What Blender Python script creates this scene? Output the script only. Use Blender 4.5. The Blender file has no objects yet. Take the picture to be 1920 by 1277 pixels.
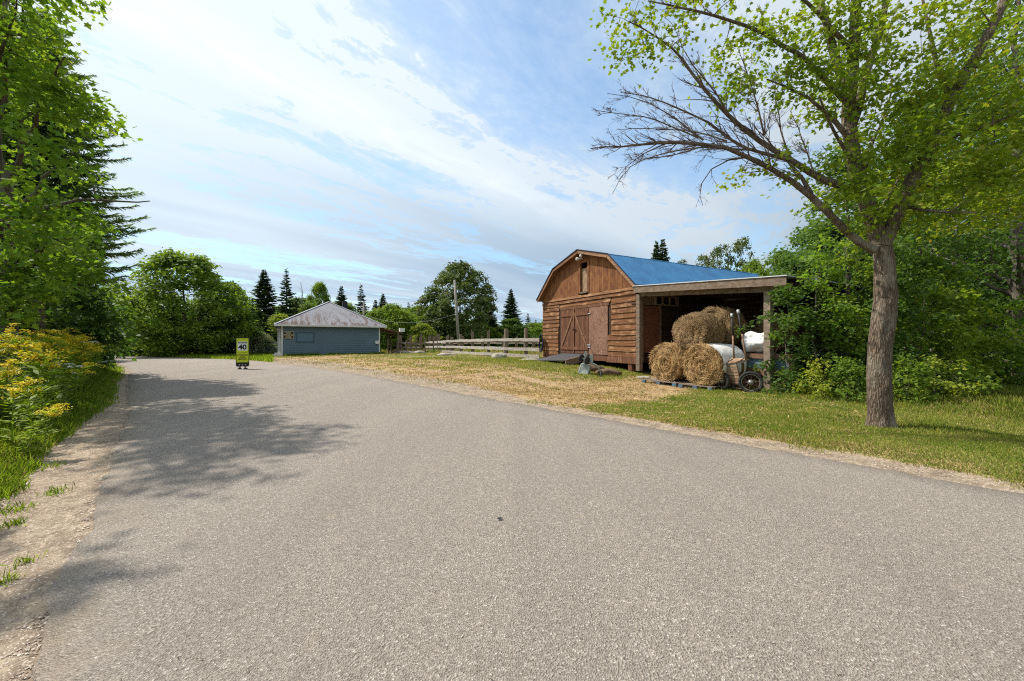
import bpy, math, random
import numpy as np
from mathutils import Vector, Matrix, noise as mnoise

R = math.radians
scn = bpy.context.scene
C = scn.collection

# ---------------------------------------------------------------- camera
HC, FPX = 1.3, 747.0
cam = bpy.data.cameras.new('camera')
cam.sensor_width = 36.0
cam.lens = 36.0 * FPX / 1920.0
cam.clip_start = 0.05
cam.clip_end = 3000
cam_o = bpy.data.objects.new('camera', cam)
C.objects.link(cam_o)
cam_o.location = (0, 0, HC)
cam_o.rotation_euler = (R(90), 0, 0)
scn.camera = cam_o

# ---------------------------------------------------------------- exposure
scn.view_settings.view_transform = 'Standard'
scn.view_settings.look = 'None'
scn.view_settings.exposure = 0.85
scn.view_settings.gamma = 1.0
scn.cycles.use_denoising = False
scn.cycles.filter_width = 1.1
scn.cycles.max_bounces = 8
scn.cycles.transparent_max_bounces = 8
scn.cycles.transmission_bounces = 4
scn.cycles.diffuse_bounces = 4
scn.cycles.sample_clamp_indirect = 6

# ---------------------------------------------------------------- sun
SUN = Vector((-0.56, 0.20, 0.78)).normalized()
sl = bpy.data.lights.new('sun', 'SUN')
sl.energy = 3.4
sl.angle = R(0.8)
sl.color = (1.0, 0.95, 0.86)
so = bpy.data.objects.new('sun', sl)
C.objects.link(so)
so.rotation_euler = SUN.to_track_quat('Z', 'Y').to_euler()
so.location = (-20, 5, 30)


class NT:
    """tiny node helper"""
    def __init__(s, tree):
        s.t = tree
        s.n = tree.nodes
        s.l = tree.links

    def node(s, typ, ins=None, **props):
        n = s.n.new(typ)
        for k, v in props.items():
            setattr(n, k, v)
        if ins:
            for k, v in ins.items():
                s.set(n.inputs[k], v)
        return n

    def set(s, sock, v):
        if isinstance(v, bpy.types.NodeSocket):
            s.l.new(v, sock)
        else:
            if sock.type == 'RGBA' and len(v) == 3:
                v = (*v, 1)
            sock.default_value = v

    def math(s, op, a, b=0.0, c=0.0, clamp=False):
        n = s.n.new('ShaderNodeMath')
        n.operation = op
        n.use_clamp = clamp
        for i, v in enumerate((a, b, c)):
            if i < len(n.inputs):
                s.set(n.inputs[i], v)
        return n.outputs[0]

    def vmath(s, op, a, b=(0, 0, 0)):
        n = s.n.new('ShaderNodeVectorMath')
        n.operation = op
        s.set(n.inputs[0], a)
        s.set(n.inputs[1], b)
        return n.outputs[0]

    def mix(s, f, a, b, mode='MIX'):
        n = s.n.new('ShaderNodeMix')
        n.data_type = 'RGBA'
        n.blend_type = mode
        s.set(n.inputs[0], f)
        s.set(n.inputs[6], a)
        s.set(n.inputs[7], b)
        return n.outputs[2]

    def ramp(s, f, stops, interp='LINEAR'):
        n = s.n.new('ShaderNodeValToRGB')
        n.color_ramp.interpolation = interp
        e = n.color_ramp.elements
        while len(e) < len(stops):
            e.new(0.5)
        for i, (p, c) in enumerate(stops):
            e[i].position = p
            if isinstance(c, (int, float)):
                c = (c, c, c)
            e[i].color = (*c, 1)
        s.set(n.inputs[0], f)
        return n.outputs[0]

    def noise(s, vec, scale, detail=4.0, rough=0.55, dist=0.0):
        n = s.node('ShaderNodeTexNoise', {'Vector': vec, 'Scale': scale, 'Detail': detail,
                                         'Roughness': rough, 'Distortion': dist})
        return n.outputs[0]

    def mapping(s, vec, scale=(1, 1, 1), rot=(0, 0, 0), loc=(0, 0, 0)):
        n = s.node('ShaderNodeMapping', {'Vector': vec, 'Scale': scale, 'Rotation': rot, 'Location': loc})
        return n.outputs[0]


# ---------------------------------------------------------------- world
world = bpy.data.worlds.new('World')
scn.world = world
world.use_nodes = True
w = NT(world.node_tree)
w.n.clear()
sky = w.node('ShaderNodeTexSky', sky_type='NISHITA', sun_disc=False)
sky.sun_elevation = math.asin(SUN.z)
sky.sun_rotation = math.atan2(SUN.x, SUN.y)
sky.air_density = 1.0
sky.dust_density = 0.6
sky.ozone_density = 1.2
tc = w.node('ShaderNodeTexCoord')
sep = w.node('ShaderNodeSeparateXYZ', {0: tc.outputs['Generated']})
zz = w.math('MAXIMUM', w.math('ADD', sep.outputs[2], 0.03), 0.02)
px = w.math('DIVIDE', sep.outputs[0], zz)
py = w.math('DIVIDE', sep.outputs[1], zz)
P = w.node('ShaderNodeCombineXYZ', {0: px, 1: py, 2: 0.0}).outputs[0]
Pr = w.mapping(P, rot=(0, 0, R(-52)))          # x axis now runs along the streaks
st = w.mapping(Pr, scale=(0.30, 1.0, 1))
warp = w.noise(Pr, 0.5, 3)
stw = w.vmath('ADD', st, w.vmath('MULTIPLY', w.node('ShaderNodeCombineXYZ', {0: warp, 1: warp, 2: 0.0}).outputs[0], (0.9, 0.9, 0)))
big = w.noise(w.vmath('ADD', stw, (3.1, 1.33, 0)), 1.05, 5, 0.5)
fine = w.noise(w.mapping(Pr, scale=(1.0, 2.4, 1), loc=(2, 5, 0)), 2.0, 10, 0.72, 0.5)
puff = w.noise(w.mapping(Pr, scale=(1, 1.3, 1)), 9.0, 8, 0.7)
# the bright band of cloud that runs down from the upper left
sepP = w.node('ShaderNodeSeparateXYZ', {0: Pr})
acr = w.math('ADD', sepP.outputs[1], w.math('MULTIPLY', w.math('SUBTRACT', warp, 0.5), 0.35))
band = w.math('SUBTRACT', 1.0, w.math('DIVIDE', w.math('ABSOLUTE', w.math('SUBTRACT', acr, 1.56)), 0.22), clamp=True)
blue_band = w.math('SUBTRACT', 1.0, w.math('DIVIDE', w.math('ABSOLUTE', w.math('SUBTRACT', acr, 0.72)), 0.55), clamp=True)
den = w.math('ADD', w.math('MULTIPLY', big, 1.0), w.math('MULTIPLY', fine, 0.62))
den = w.math('ADD', den, w.math('MULTIPLY', puff, 0.30))
den = w.math('ADD', den, w.math('MULTIPLY', w.math('MULTIPLY', band, w.ramp(sep.outputs[2], [(0.15, 0.2), (0.5, 1.0)])), 0.26))
den = w.math('SUBTRACT', den, w.math('MULTIPLY', blue_band, 0.16))
den = w.math('ADD', den, w.math('MULTIPLY', w.math('SUBTRACT', 1.0, sep.outputs[2]), 0.10))
cover = w.ramp(den, [(0.70, 0.20), (0.88, 0.46), (1.05, 0.78), (1.28, 1.0)])
# cloud brightness: thick parts low in the sky are greyer
thick = w.noise(w.mapping(Pr, scale=(0.12, 0.5, 1), loc=(7.7, 2.1, 0)), 1.0, 4, 0.5)
lowz = w.math('SUBTRACT', 1.0, w.math('MULTIPLY', sep.outputs[2], 1.6), clamp=True)
grey = w.math('MULTIPLY', w.ramp(thick, [(0.38, 0.30), (0.60, 1.0)]), w.ramp(lowz, [(0.1, 0.12), (0.75, 1.0)]))
sunside = w.math('ADD', 0.5, w.math('MULTIPLY', sep.outputs[0], -0.5))
cb = w.ramp(sunside, [(0.15, 0.78), (0.5, 0.96), (0.9, 1.10)])
ccol = w.mix(grey, (4.9, 5.45, 5.9), (2.35, 3.2, 4.15))
ccol = w.mix(1.0, ccol, cb, 'MULTIPLY')
bandf = w.math('MULTIPLY', w.math('MULTIPLY', band, w.ramp(sep.outputs[2], [(0.22, 0.0), (0.5, 1.0)])), w.ramp(fine, [(0.35, 0.1), (0.6, 0.8)]))
ccol = w.mix(bandf, ccol, (6.2, 6.5, 6.8))
skyc = w.mix(1.0, sky.outputs[0], (0.94, 1.21, 1.26), 'MULTIPLY')
col = w.mix(cover, skyc, ccol)
bg = w.node('ShaderNodeBackground', {'Color': col, 'Strength': 0.100})
wo = w.node('ShaderNodeOutputWorld', {0: bg.outputs[0]})


# ---------------------------------------------------------------- materials
def new_mat(name):
    m = bpy.data.materials.new(name)
    m.use_nodes = True
    t = NT(m.node_tree)
    b = m.node_tree.nodes['Principled BSDF']
    return m, t, b


def bump(t, b, h, strength=0.4, dist=0.01):
    n = t.node('ShaderNodeBump', {'Height': h, 'Strength': strength, 'Distance': dist})
    t.l.new(n.outputs[0], b.inputs['Normal'])


def objco(t):
    return t.node('ShaderNodeTexCoord').outputs['Object']


def worldco(t):
    return t.node('ShaderNodeNewGeometry').outputs['Position']


def rnd(t):
    return t.node('ShaderNodeNewGeometry').outputs['Random Per Island']


def wood_mat(name, cols, grain=(1, 6, 60), worn=None, wornamt=0.5, rough=0.85, bumps=0.5):
    """planks: every board its own shade, grain stretched along the board, worn patches"""
    m, t, b = new_mat(name)
    co = objco(t)
    r = rnd(t)
    off = t.node('ShaderNodeCombineXYZ', {0: t.math('MULTIPLY', r, 37.0), 1: t.math('MULTIPLY', r, 11.0), 2: t.math('MULTIPLY', r, 23.0)}).outputs[0]
    cc = t.vmath('ADD', co, off)
    g = t.noise(t.mapping(cc, scale=grain), 1.0, 6, 0.65, 0.4)
    p = t.noise(cc, 2.2, 5, 0.6)
    base = t.ramp(r, [(i / (len(cols) - 1), c) for i, c in enumerate(cols)])
    c1 = t.mix(t.ramp(g, [(0.35, 0.0), (0.7, 1.0)]), t.mix(1.0, base, (0.42, 0.38, 0.36), 'MULTIPLY'), base)
    if worn:
        wf = t.ramp(t.math('ADD', t.math('MULTIPLY', p, 0.7), t.math('MULTIPLY', g, 0.5)), [(0.70 - wornamt * 0.2, 0.0), (0.78 - wornamt * 0.15, 1.0)])
        c1 = t.mix(t.math('MULTIPLY', wf, 0.75), c1, worn)
    t.set(b.inputs['Base Color'], c1)
    b.inputs['Roughness'].default_value = rough
    b.inputs['Specular IOR Level'].default_value = 0.25
    bump(t, b, g, bumps, 0.006)
    return m


def plain_mat(name, c, rough=0.6, var=0.25, scale=8.0, metal=0.0, c2=None, spec=0.4, bumps=0.0):
    m, t, b = new_mat(name)
    co = objco(t)
    n = t.noise(co, scale, 5, 0.6)
    dark = c2 if c2 else tuple(x * (1 - var) for x in c)
    t.set(b.inputs['Base Color'], t.mix(t.ramp(n, [(0.38, 0.0), (0.64, 1.0)]), dark, c))
    b.inputs['Roughness'].default_value = rough
    b.inputs['Metallic'].default_value = metal
    b.inputs['Specular IOR Level'].default_value = spec
    if bumps:
        bump(t, b, n, bumps, 0.01)
    return m


def leaf_mat(name, cols, trans=0.35, tcol=None, rough=0.6, spec=0.2, huescale=0.5):
    """cols: ramp over a random value per leaf; a slow noise through the crown shifts it"""
    m, t, b = new_mat(name)
    r = rnd(t)
    n = t.noise(worldco(t), huescale, 3, 0.5)
    f = t.math('ADD', t.math('MULTIPLY', r, 0.55), t.math('MULTIPLY', t.math('SUBTRACT', n, 0.25), 0.9), clamp=True)
    c = t.ramp(f, [(i / (len(cols) - 1), x) for i, x in enumerate(cols)])
    t.set(b.inputs['Base Color'], c)
    b.inputs['Roughness'].default_value = rough
    b.inputs['Specular IOR Level'].default_value = spec
    tc_ = t.mix(1.0, c, tcol or (1.7, 1.75, 0.7), 'MULTIPLY')
    tr = t.node('ShaderNodeBsdfTranslucent', {'Color': tc_})
    mx = t.node('ShaderNodeMixShader', {0: trans, 1: b.outputs[0], 2: tr.outputs[0]})
    out = t.n['Material Output']
    t.l.new(mx.outputs[0], out.inputs[0])
    return m


def bark_mat(name, c1, c2, c3, scale=6.0, strength=1.0):
    m, t, b = new_mat(name)
    co = objco(t)
    v = t.node('ShaderNodeTexVoronoi', {'Vector': t.vmath('ADD', t.mapping(co, scale=(1, 1, 0.17)),
               t.vmath('MULTIPLY', t.node('ShaderNodeTexNoise', {'Vector': co, 'Scale': 6.0}).outputs['Color'], (0.05, 0.05, 0.03))), 'Scale': scale * 5.5},
               feature='DISTANCE_TO_EDGE').outputs[0]
    n = t.noise(co, scale * 2, 7, 0.7)
    pch = t.noise(t.mapping(co, scale=(1, 1, 0.6)), 3.1, 4, 0.6)
    h = t.math('ADD', t.math('MULTIPLY', t.math('MINIMUM', v, 0.3), 2.4), t.math('MULTIPLY', n, 0.9))
    c = t.mix(t.ramp(h, [(0.35, 0.0), (0.95, 1.0)]), c1, c2)
    c = t.mix(t.ramp(pch, [(0.5, 0.0), (0.64, 0.8)]), c, c3)
    t.set(b.inputs['Base Color'], c)
    b.inputs['Roughness'].default_value = 0.95
    b.inputs['Specular IOR Level'].default_value = 0.15
    bump(t, b, h, strength, 0.02)
    return m


M = {}
M['stain'] = wood_mat('stained_clapboard', [(0.20, 0.083, 0.032), (0.29, 0.128, 0.05), (0.24, 0.10, 0.04), (0.175, 0.072, 0.03), (0.34, 0.165, 0.068)], grain=(1.2, 8, 30), worn=(0.40, 0.225, 0.115), wornamt=0.40)
M['gable'] = wood_mat('stained_gable_board', [(0.36, 0.155, 0.055), (0.30, 0.12, 0.044), (0.42, 0.19, 0.072), (0.33, 0.14, 0.05)], grain=(38, 8, 1.4), worn=(0.10, 0.032, 0.016), wornamt=0.62)
M['doorwood'] = wood_mat('door_board', [(0.19, 0.082, 0.042), (0.235, 0.105, 0.055), (0.16, 0.068, 0.036)], grain=(30, 8, 1.2), worn=(0.31, 0.16, 0.10), wornamt=0.2)
M['trimwood'] = wood_mat('fascia_board', [(0.36, 0.19, 0.105), (0.30, 0.15, 0.08), (0.42, 0.24, 0.14)], grain=(2, 2, 20))
M['greywood'] = wood_mat('weathered_wood', [(0.30, 0.225, 0.165), (0.38, 0.295, 0.225), (0.25, 0.185, 0.13), (0.42, 0.345, 0.27)], grain=(6, 6, 12), worn=(0.13, 0.085, 0.055), wornamt=0.1)
M['fencewood'] = wood_mat('silvered_fence_wood', [(0.55, 0.50, 0.44), (0.64, 0.59, 0.53), (0.47, 0.41, 0.35), (0.59, 0.54, 0.48)], grain=(5, 5, 16), worn=(0.20, 0.15, 0.11), wornamt=-0.1)
M['postwood'] = wood_mat('round_post_wood', [(0.26, 0.19, 0.135), (0.34, 0.26, 0.20), (0.20, 0.14, 0.095)], grain=(12, 12, 2), worn=(0.12, 0.08, 0.05), wornamt=0.1)
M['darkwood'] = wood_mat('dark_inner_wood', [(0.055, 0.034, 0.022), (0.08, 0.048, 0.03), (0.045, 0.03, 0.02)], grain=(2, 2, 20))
M['reddoor'] = plain_mat('red_brown_paint', (0.19, 0.070, 0.038), 0.7, 0.15, 3.0)
M['black'] = plain_mat('black_plastic', (0.012, 0.012, 0.013), 0.5, 0.2)
M['rubber'] = plain_mat('black_rubber', (0.035, 0.033, 0.032), 0.8, 0.35, 12, bumps=0.3)
M['mat'] = plain_mat('rubber_mat', (0.06, 0.057, 0.06), 0.62, 0.3, 3)
M['white'] = plain_mat('white_paint', (0.72, 0.70, 0.66), 0.6, 0.22, 5)
M['flood'] = plain_mat('lamp_housing', (0.55, 0.53, 0.50), 0.4, 0.1)
M['steel'] = plain_mat('dull_steel', (0.33, 0.32, 0.31), 0.45, 0.4, 9, 0.6)
M['rust'] = plain_mat('rusty_iron', (0.14, 0.07, 0.045), 0.8, 0.5, 20, 0.2)
M['galv'] = plain_mat('galvanised_cap', (0.5, 0.5, 0.5), 0.5, 0.2, 12, 0.2)
M['cartwood'] = wood_mat('cart_slat_wood', [(0.42, 0.27, 0.165), (0.34, 0.21, 0.13), (0.46, 0.32, 0.20)], grain=(4, 4, 14), worn=(0.2, 0.12, 0.075), wornamt=0.0)
M['palletblue'] = plain_mat('blue_pallet_paint', (0.035, 0.16, 0.30), 0.75, 0.5, 9, c2=(0.09, 0.11, 0.12))
M['tub'] = plain_mat('grey_green_plastic', (0.34, 0.38, 0.33), 0.55, 0.3, 4)
M['hose'] = plain_mat('blue_hose_rubber', (0.012, 0.03, 0.085), 0.4, 0.4, 8)
M['bluepanel'] = plain_mat('blue_grey_board', (0.16, 0.24, 0.28), 0.7, 0.3, 6)
M['wrap'] = plain_mat('white_bale_wrap', (0.86, 0.84, 0.81), 0.5, 0.22, 7, bumps=0.7)
M['glass'] = plain_mat('dark_glass', (0.02, 0.022, 0.025), 0.15, 0.2, 5)
M['stone'] = plain_mat('pale_field_stone', (0.42, 0.37, 0.30), 0.9, 0.4, 6, bumps=0.8)
M['yellow'] = plain_mat('fluorescent_yellow_green', (0.56, 0.66, 0.015), 0.5, 0.08, 5)
M['signwhite'] = plain_mat('sign_white', (0.78, 0.78, 0.78), 0.5, 0.05, 5)
M['goldletter'] = plain_mat('pale_gold_lettering', (0.62, 0.50, 0.30), 0.5, 0.15, 5)
M['bluesiding'] = plain_mat('blue_grey_siding_paint', (0.105, 0.160, 0.205), 0.6, 0.14, 0.9)
M['redroof'] = plain_mat('red_metal_roof', (0.55, 0.055, 0.025), 0.6, 0.25)
M['pole'] = wood_mat('grey_pole_wood', [(0.42, 0.38, 0.33), (0.36, 0.32, 0.28)], grain=(14, 14, 0.8))
M['wire'] = plain_mat('wire_sheath', (0.10, 0.10, 0.10), 0.6, 0.1)
M['soil'] = plain_mat('brown_litter', (0.16, 0.095, 0.055), 0.95, 0.4, 14, bumps=1.0)

# oriented strand board
m, t, b = new_mat('strand_board')
co = objco(t)
v = t.node('ShaderNodeTexVoronoi', {'Vector': t.mapping(co, scale=(30, 10, 9), rot=(0, 0.5, 0)), 'Scale': 1.0}).outputs['Color']
v2 = t.node('ShaderNodeTexVoronoi', {'Vector': t.mapping(co, scale=(11, 10, 26), rot=(0, 0.3, 0)), 'Scale': 1.0}).outputs['Color']
f = t.math('ADD', t.math('MULTIPLY', t.node('ShaderNodeSeparateColor', {0: v}).outputs[0], 0.5), t.math('MULTIPLY', t.node('ShaderNodeSeparateColor', {0: v2}).outputs[1], 0.5))
pp = t.noise(co, 1.6, 4)
cc = t.ramp(f, [(0.1, (0.11, 0.05, 0.03)), (0.5, (0.19, 0.088, 0.052)), (0.85, (0.28, 0.145, 0.09)), (1.0, (0.42, 0.26, 0.19))])
t.set(b.inputs['Base Color'], t.mix(t.ramp(pp, [(0.4, 0.0), (0.7, 0.35)]), cc, (0.34, 0.19, 0.13)))
b.inputs['Roughness'].default_value = 0.85
bump(t, b, f, 0.3, 0.004)
M['osb'] = m

# blue steel roofing with scuffs
m, t, b = new_mat('blue_roof_metal')
co = objco(t)
n1 = t.noise(co, 1.3, 5, 0.6)
n2 = t.noise(t.mapping(co, scale=(1, 6, 1)), 2.0, 6, 0.7)
c = t.mix(t.ramp(n1, [(0.35, 0.0), (0.7, 1.0)]), (0.010, 0.115, 0.27), (0.022, 0.175, 0.37))
c = t.mix(t.ramp(n2, [(0.60, 0.0), (0.72, 0.45)]), c, (0.12, 0.26, 0.38))
scr = t.noise(t.mapping(co, scale=(0.6, 9, 0.6), rot=(0, 0, 0.3)), 3.0, 3, 0.5)
c = t.mix(t.ramp(scr, [(0.735, 0.0), (0.755, 0.9)]), c, (0.55, 0.62, 0.68))
t.set(b.inputs['Base Color'], c)
b.inputs['Roughness'].default_value = 0.42
b.inputs['Metallic'].default_value = 0.0
b.inputs['Specular IOR Level'].default_value = 0.5
M['blueroof'] = m

# grey shingles with brown streaks running down the slope
m, t, b = new_mat('grey_shingles')
co = objco(t)
br = t.node('ShaderNodeTexBrick', {'Vector': t.mapping(co, scale=(1, 1, 1)), 'Color1': (0.28, 0.27, 0.285, 1), 'Color2': (0.205, 0.20, 0.215, 1), 'Mortar': (0.15, 0.145, 0.155, 1), 'Scale': 1.0, 'Mortar Size': 0.018, 'Brick Width': 0.32, 'Row Height': 0.155})
stn = t.noise(t.mapping(co, scale=(2.2, 0.35, 1), loc=(0.4, 0, 0)), 1.0, 5, 0.72)
uvs = t.node('ShaderNodeSeparateXYZ', {0: co})
stf = t.math('MULTIPLY', t.ramp(stn, [(0.46, 0.0), (0.58, 1.0)]), t.ramp(t.math('MULTIPLY', uvs.outputs[1], 0.36), [(0.0, 1.0), (0.95, 0.0)]))
t.set(b.inputs['Base Color'], t.mix(stf, br.outputs[0], (0.10, 0.062, 0.05)))
b.inputs['Roughness'].default_value = 0.95
M['shingle'] = m

# straw
m, t, b = new_mat('straw')
r = rnd(t)
n = t.noise(worldco(t), 3.5, 4)
f = t.math('ADD', t.math('MULTIPLY', r, 0.6), t.math('MULTIPLY', t.math('SUBTRACT', n, 0.3), 0.9), clamp=True)
t.set(b.inputs['Base Color'], t.ramp(f, [(0.0, (0.17, 0.09, 0.035)), (0.4, (0.36, 0.215, 0.085)), (0.75, (0.53, 0.35, 0.15)), (1.0, (0.72, 0.54, 0.29))]))
b.inputs['Roughness'].default_value = 0.7
b.inputs['Specular IOR Level'].default_value = 0.3
M['straw'] = m
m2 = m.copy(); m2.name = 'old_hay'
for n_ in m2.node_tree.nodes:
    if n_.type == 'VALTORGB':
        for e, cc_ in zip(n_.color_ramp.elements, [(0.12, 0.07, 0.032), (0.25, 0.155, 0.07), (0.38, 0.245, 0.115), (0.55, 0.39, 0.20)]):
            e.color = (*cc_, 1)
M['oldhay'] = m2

# bark
M['bark'] = bark_mat('maple_bark', (0.055, 0.037, 0.026), (0.19, 0.14, 0.10), (0.26, 0.22, 0.165), 5.5, 1.0)
M['barkdark'] = bark_mat('dark_bark', (0.04, 0.03, 0.022), (0.14, 0.11, 0.085), (0.17, 0.15, 0.115), 4.0, 0.8)
M['deadbark'] = bark_mat('dead_limb_bark', (0.07, 0.04, 0.032), (0.22, 0.15, 0.12), (0.26, 0.185, 0.15), 7.0, 0.5)
M['twig'] = plain_mat('twig_bark', (0.13, 0.095, 0.075), 0.9, 0.4, 5)
M['palebark'] = bark_mat('pale_bark', (0.12, 0.10, 0.08), (0.36, 0.32, 0.27), (0.42, 0.38, 0.32), 4.0, 0.6)

# foliage
M['lf_maple'] = leaf_mat('maple_leaf_yellow_green', [(0.085, 0.145, 0.016), (0.135, 0.20, 0.018), (0.175, 0.235, 0.02), (0.24, 0.27, 0.025), (0.32, 0.22, 0.03)], 0.42, huescale=0.45)
M['lf_left'] = leaf_mat('maple_leaf_deep_green', [(0.06, 0.13, 0.018), (0.10, 0.18, 0.022), (0.16, 0.24, 0.028), (0.27, 0.31, 0.035)], 0.48, huescale=0.4)
M['lf_dark'] = leaf_mat('dark_green_leaf', [(0.035, 0.078, 0.015), (0.06, 0.115, 0.02), (0.09, 0.15, 0.026), (0.15, 0.20, 0.034)], 0.38, huescale=0.35)
M['lf_mid'] = leaf_mat('mid_green_leaf', [(0.065, 0.125, 0.018), (0.11, 0.18, 0.022), (0.17, 0.235, 0.028), (0.27, 0.29, 0.035)], 0.42, huescale=0.3)
M['lf_yel'] = leaf_mat('yellow_green_leaf', [(0.10, 0.165, 0.018), (0.17, 0.23, 0.022), (0.25, 0.28, 0.03), (0.36, 0.33, 0.04)], 0.35, huescale=0.5)
M['lf_olive'] = leaf_mat('olive_oak_leaf', [(0.045, 0.075, 0.018), (0.075, 0.11, 0.024), (0.12, 0.15, 0.04), (0.20, 0.19, 0.06)], 0.22, huescale=0.5)
M['lf_pale'] = leaf_mat('pale_willow_leaf', [(0.16, 0.20, 0.09), (0.24, 0.28, 0.14), (0.35, 0.37, 0.22)], 0.3)
M['needle'] = leaf_mat('spruce_needles', [(0.045, 0.078, 0.032), (0.07, 0.115, 0.04), (0.11, 0.165, 0.052)], 0.25, tcol=(1.2, 1.3, 0.8))
M['needle2'] = leaf_mat('near_spruce_needles', [(0.09, 0.15, 0.045), (0.15, 0.22, 0.06), (0.23, 0.31, 0.075)], 0.45, tcol=(1.2, 1.3, 0.8))
M['grass'] = leaf_mat('lawn_blade', [(0.085, 0.135, 0.02), (0.14, 0.20, 0.026), (0.21, 0.26, 0.035), (0.34, 0.32, 0.085), (0.42, 0.33, 0.13)], 0.3, huescale=1.1)
M['vgrass'] = leaf_mat('verge_blade', [(0.085, 0.14, 0.018), (0.14, 0.21, 0.024), (0.21, 0.28, 0.03), (0.33, 0.35, 0.05)], 0.45, huescale=0.8)
M['dry'] = leaf_mat('dry_blade', [(0.26, 0.20, 0.075), (0.38, 0.29, 0.11), (0.52, 0.39, 0.17), (0.60, 0.47, 0.24)], 0.15, tcol=(1.2, 1.1, 0.8), huescale=1.5)
M['gold'] = leaf_mat('goldenrod_flower', [(0.50, 0.38, 0.015), (0.66, 0.53, 0.02), (0.80, 0.66, 0.04)], 0.25, tcol=(1.3, 1.2, 0.5))
M['lace'] = leaf_mat('white_flower', [(0.55, 0.56, 0.45), (0.70, 0.70, 0.60)], 0.2, tcol=(1, 1, 1))

# ---------------------------------------------------------------- mesh helpers
def link(name, me, mat=None, parent=None, loc=None, rotz=None):
    o = bpy.data.objects.new(name, me)
    C.objects.link(o)
    if mat is not None and me is not None and len(me.materials) == 0:
        for mm in (mat if isinstance(mat, (list, tuple)) else [mat]):
            me.materials.append(mm)
    if parent is not None:
        o.parent = parent
    if loc is not None:
        o.location = loc
    if rotz is not None:
        o.rotation_euler = (0, 0, rotz)
    return o


def empty(name, label, cat, loc=(0, 0, 0), rotz=0.0, group=None):
    o = bpy.data.objects.new(name, None)
    C.objects.link(o)
    o.empty_display_size = 0.1
    o.location = loc
    o.rotation_euler = (0, 0, rotz)
    return tag(o, label, cat, group)


def tag(o, label=None, cat=None, group=None, kind=None):
    if label: o['label'] = label
    if cat: o['category'] = cat
    if group: o['group'] = group
    if kind: o['kind'] = kind
    return o


def fast_mesh(name, V, F, smooth=False):
    """V (n,3) float array, F (m,k) int array, every face with k corners"""
    me = bpy.data.meshes.new(name)
    V = np.asarray(V, dtype=np.float32)
    F = np.asarray(F, dtype=np.int32)
    k = F.shape[1]
    me.vertices.add(len(V))
    me.vertices.foreach_set('co', V.ravel())
    me.loops.add(F.size)
    me.loops.foreach_set('vertex_index', F.ravel())
    me.polygons.add(len(F))
    me.polygons.foreach_set('loop_start', np.arange(0, F.size, k, dtype=np.int32))
    if smooth:
        me.polygons.foreach_set('use_smooth', np.ones(len(F), dtype=bool))
    me.update(calc_edges=True)
    return me


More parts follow.
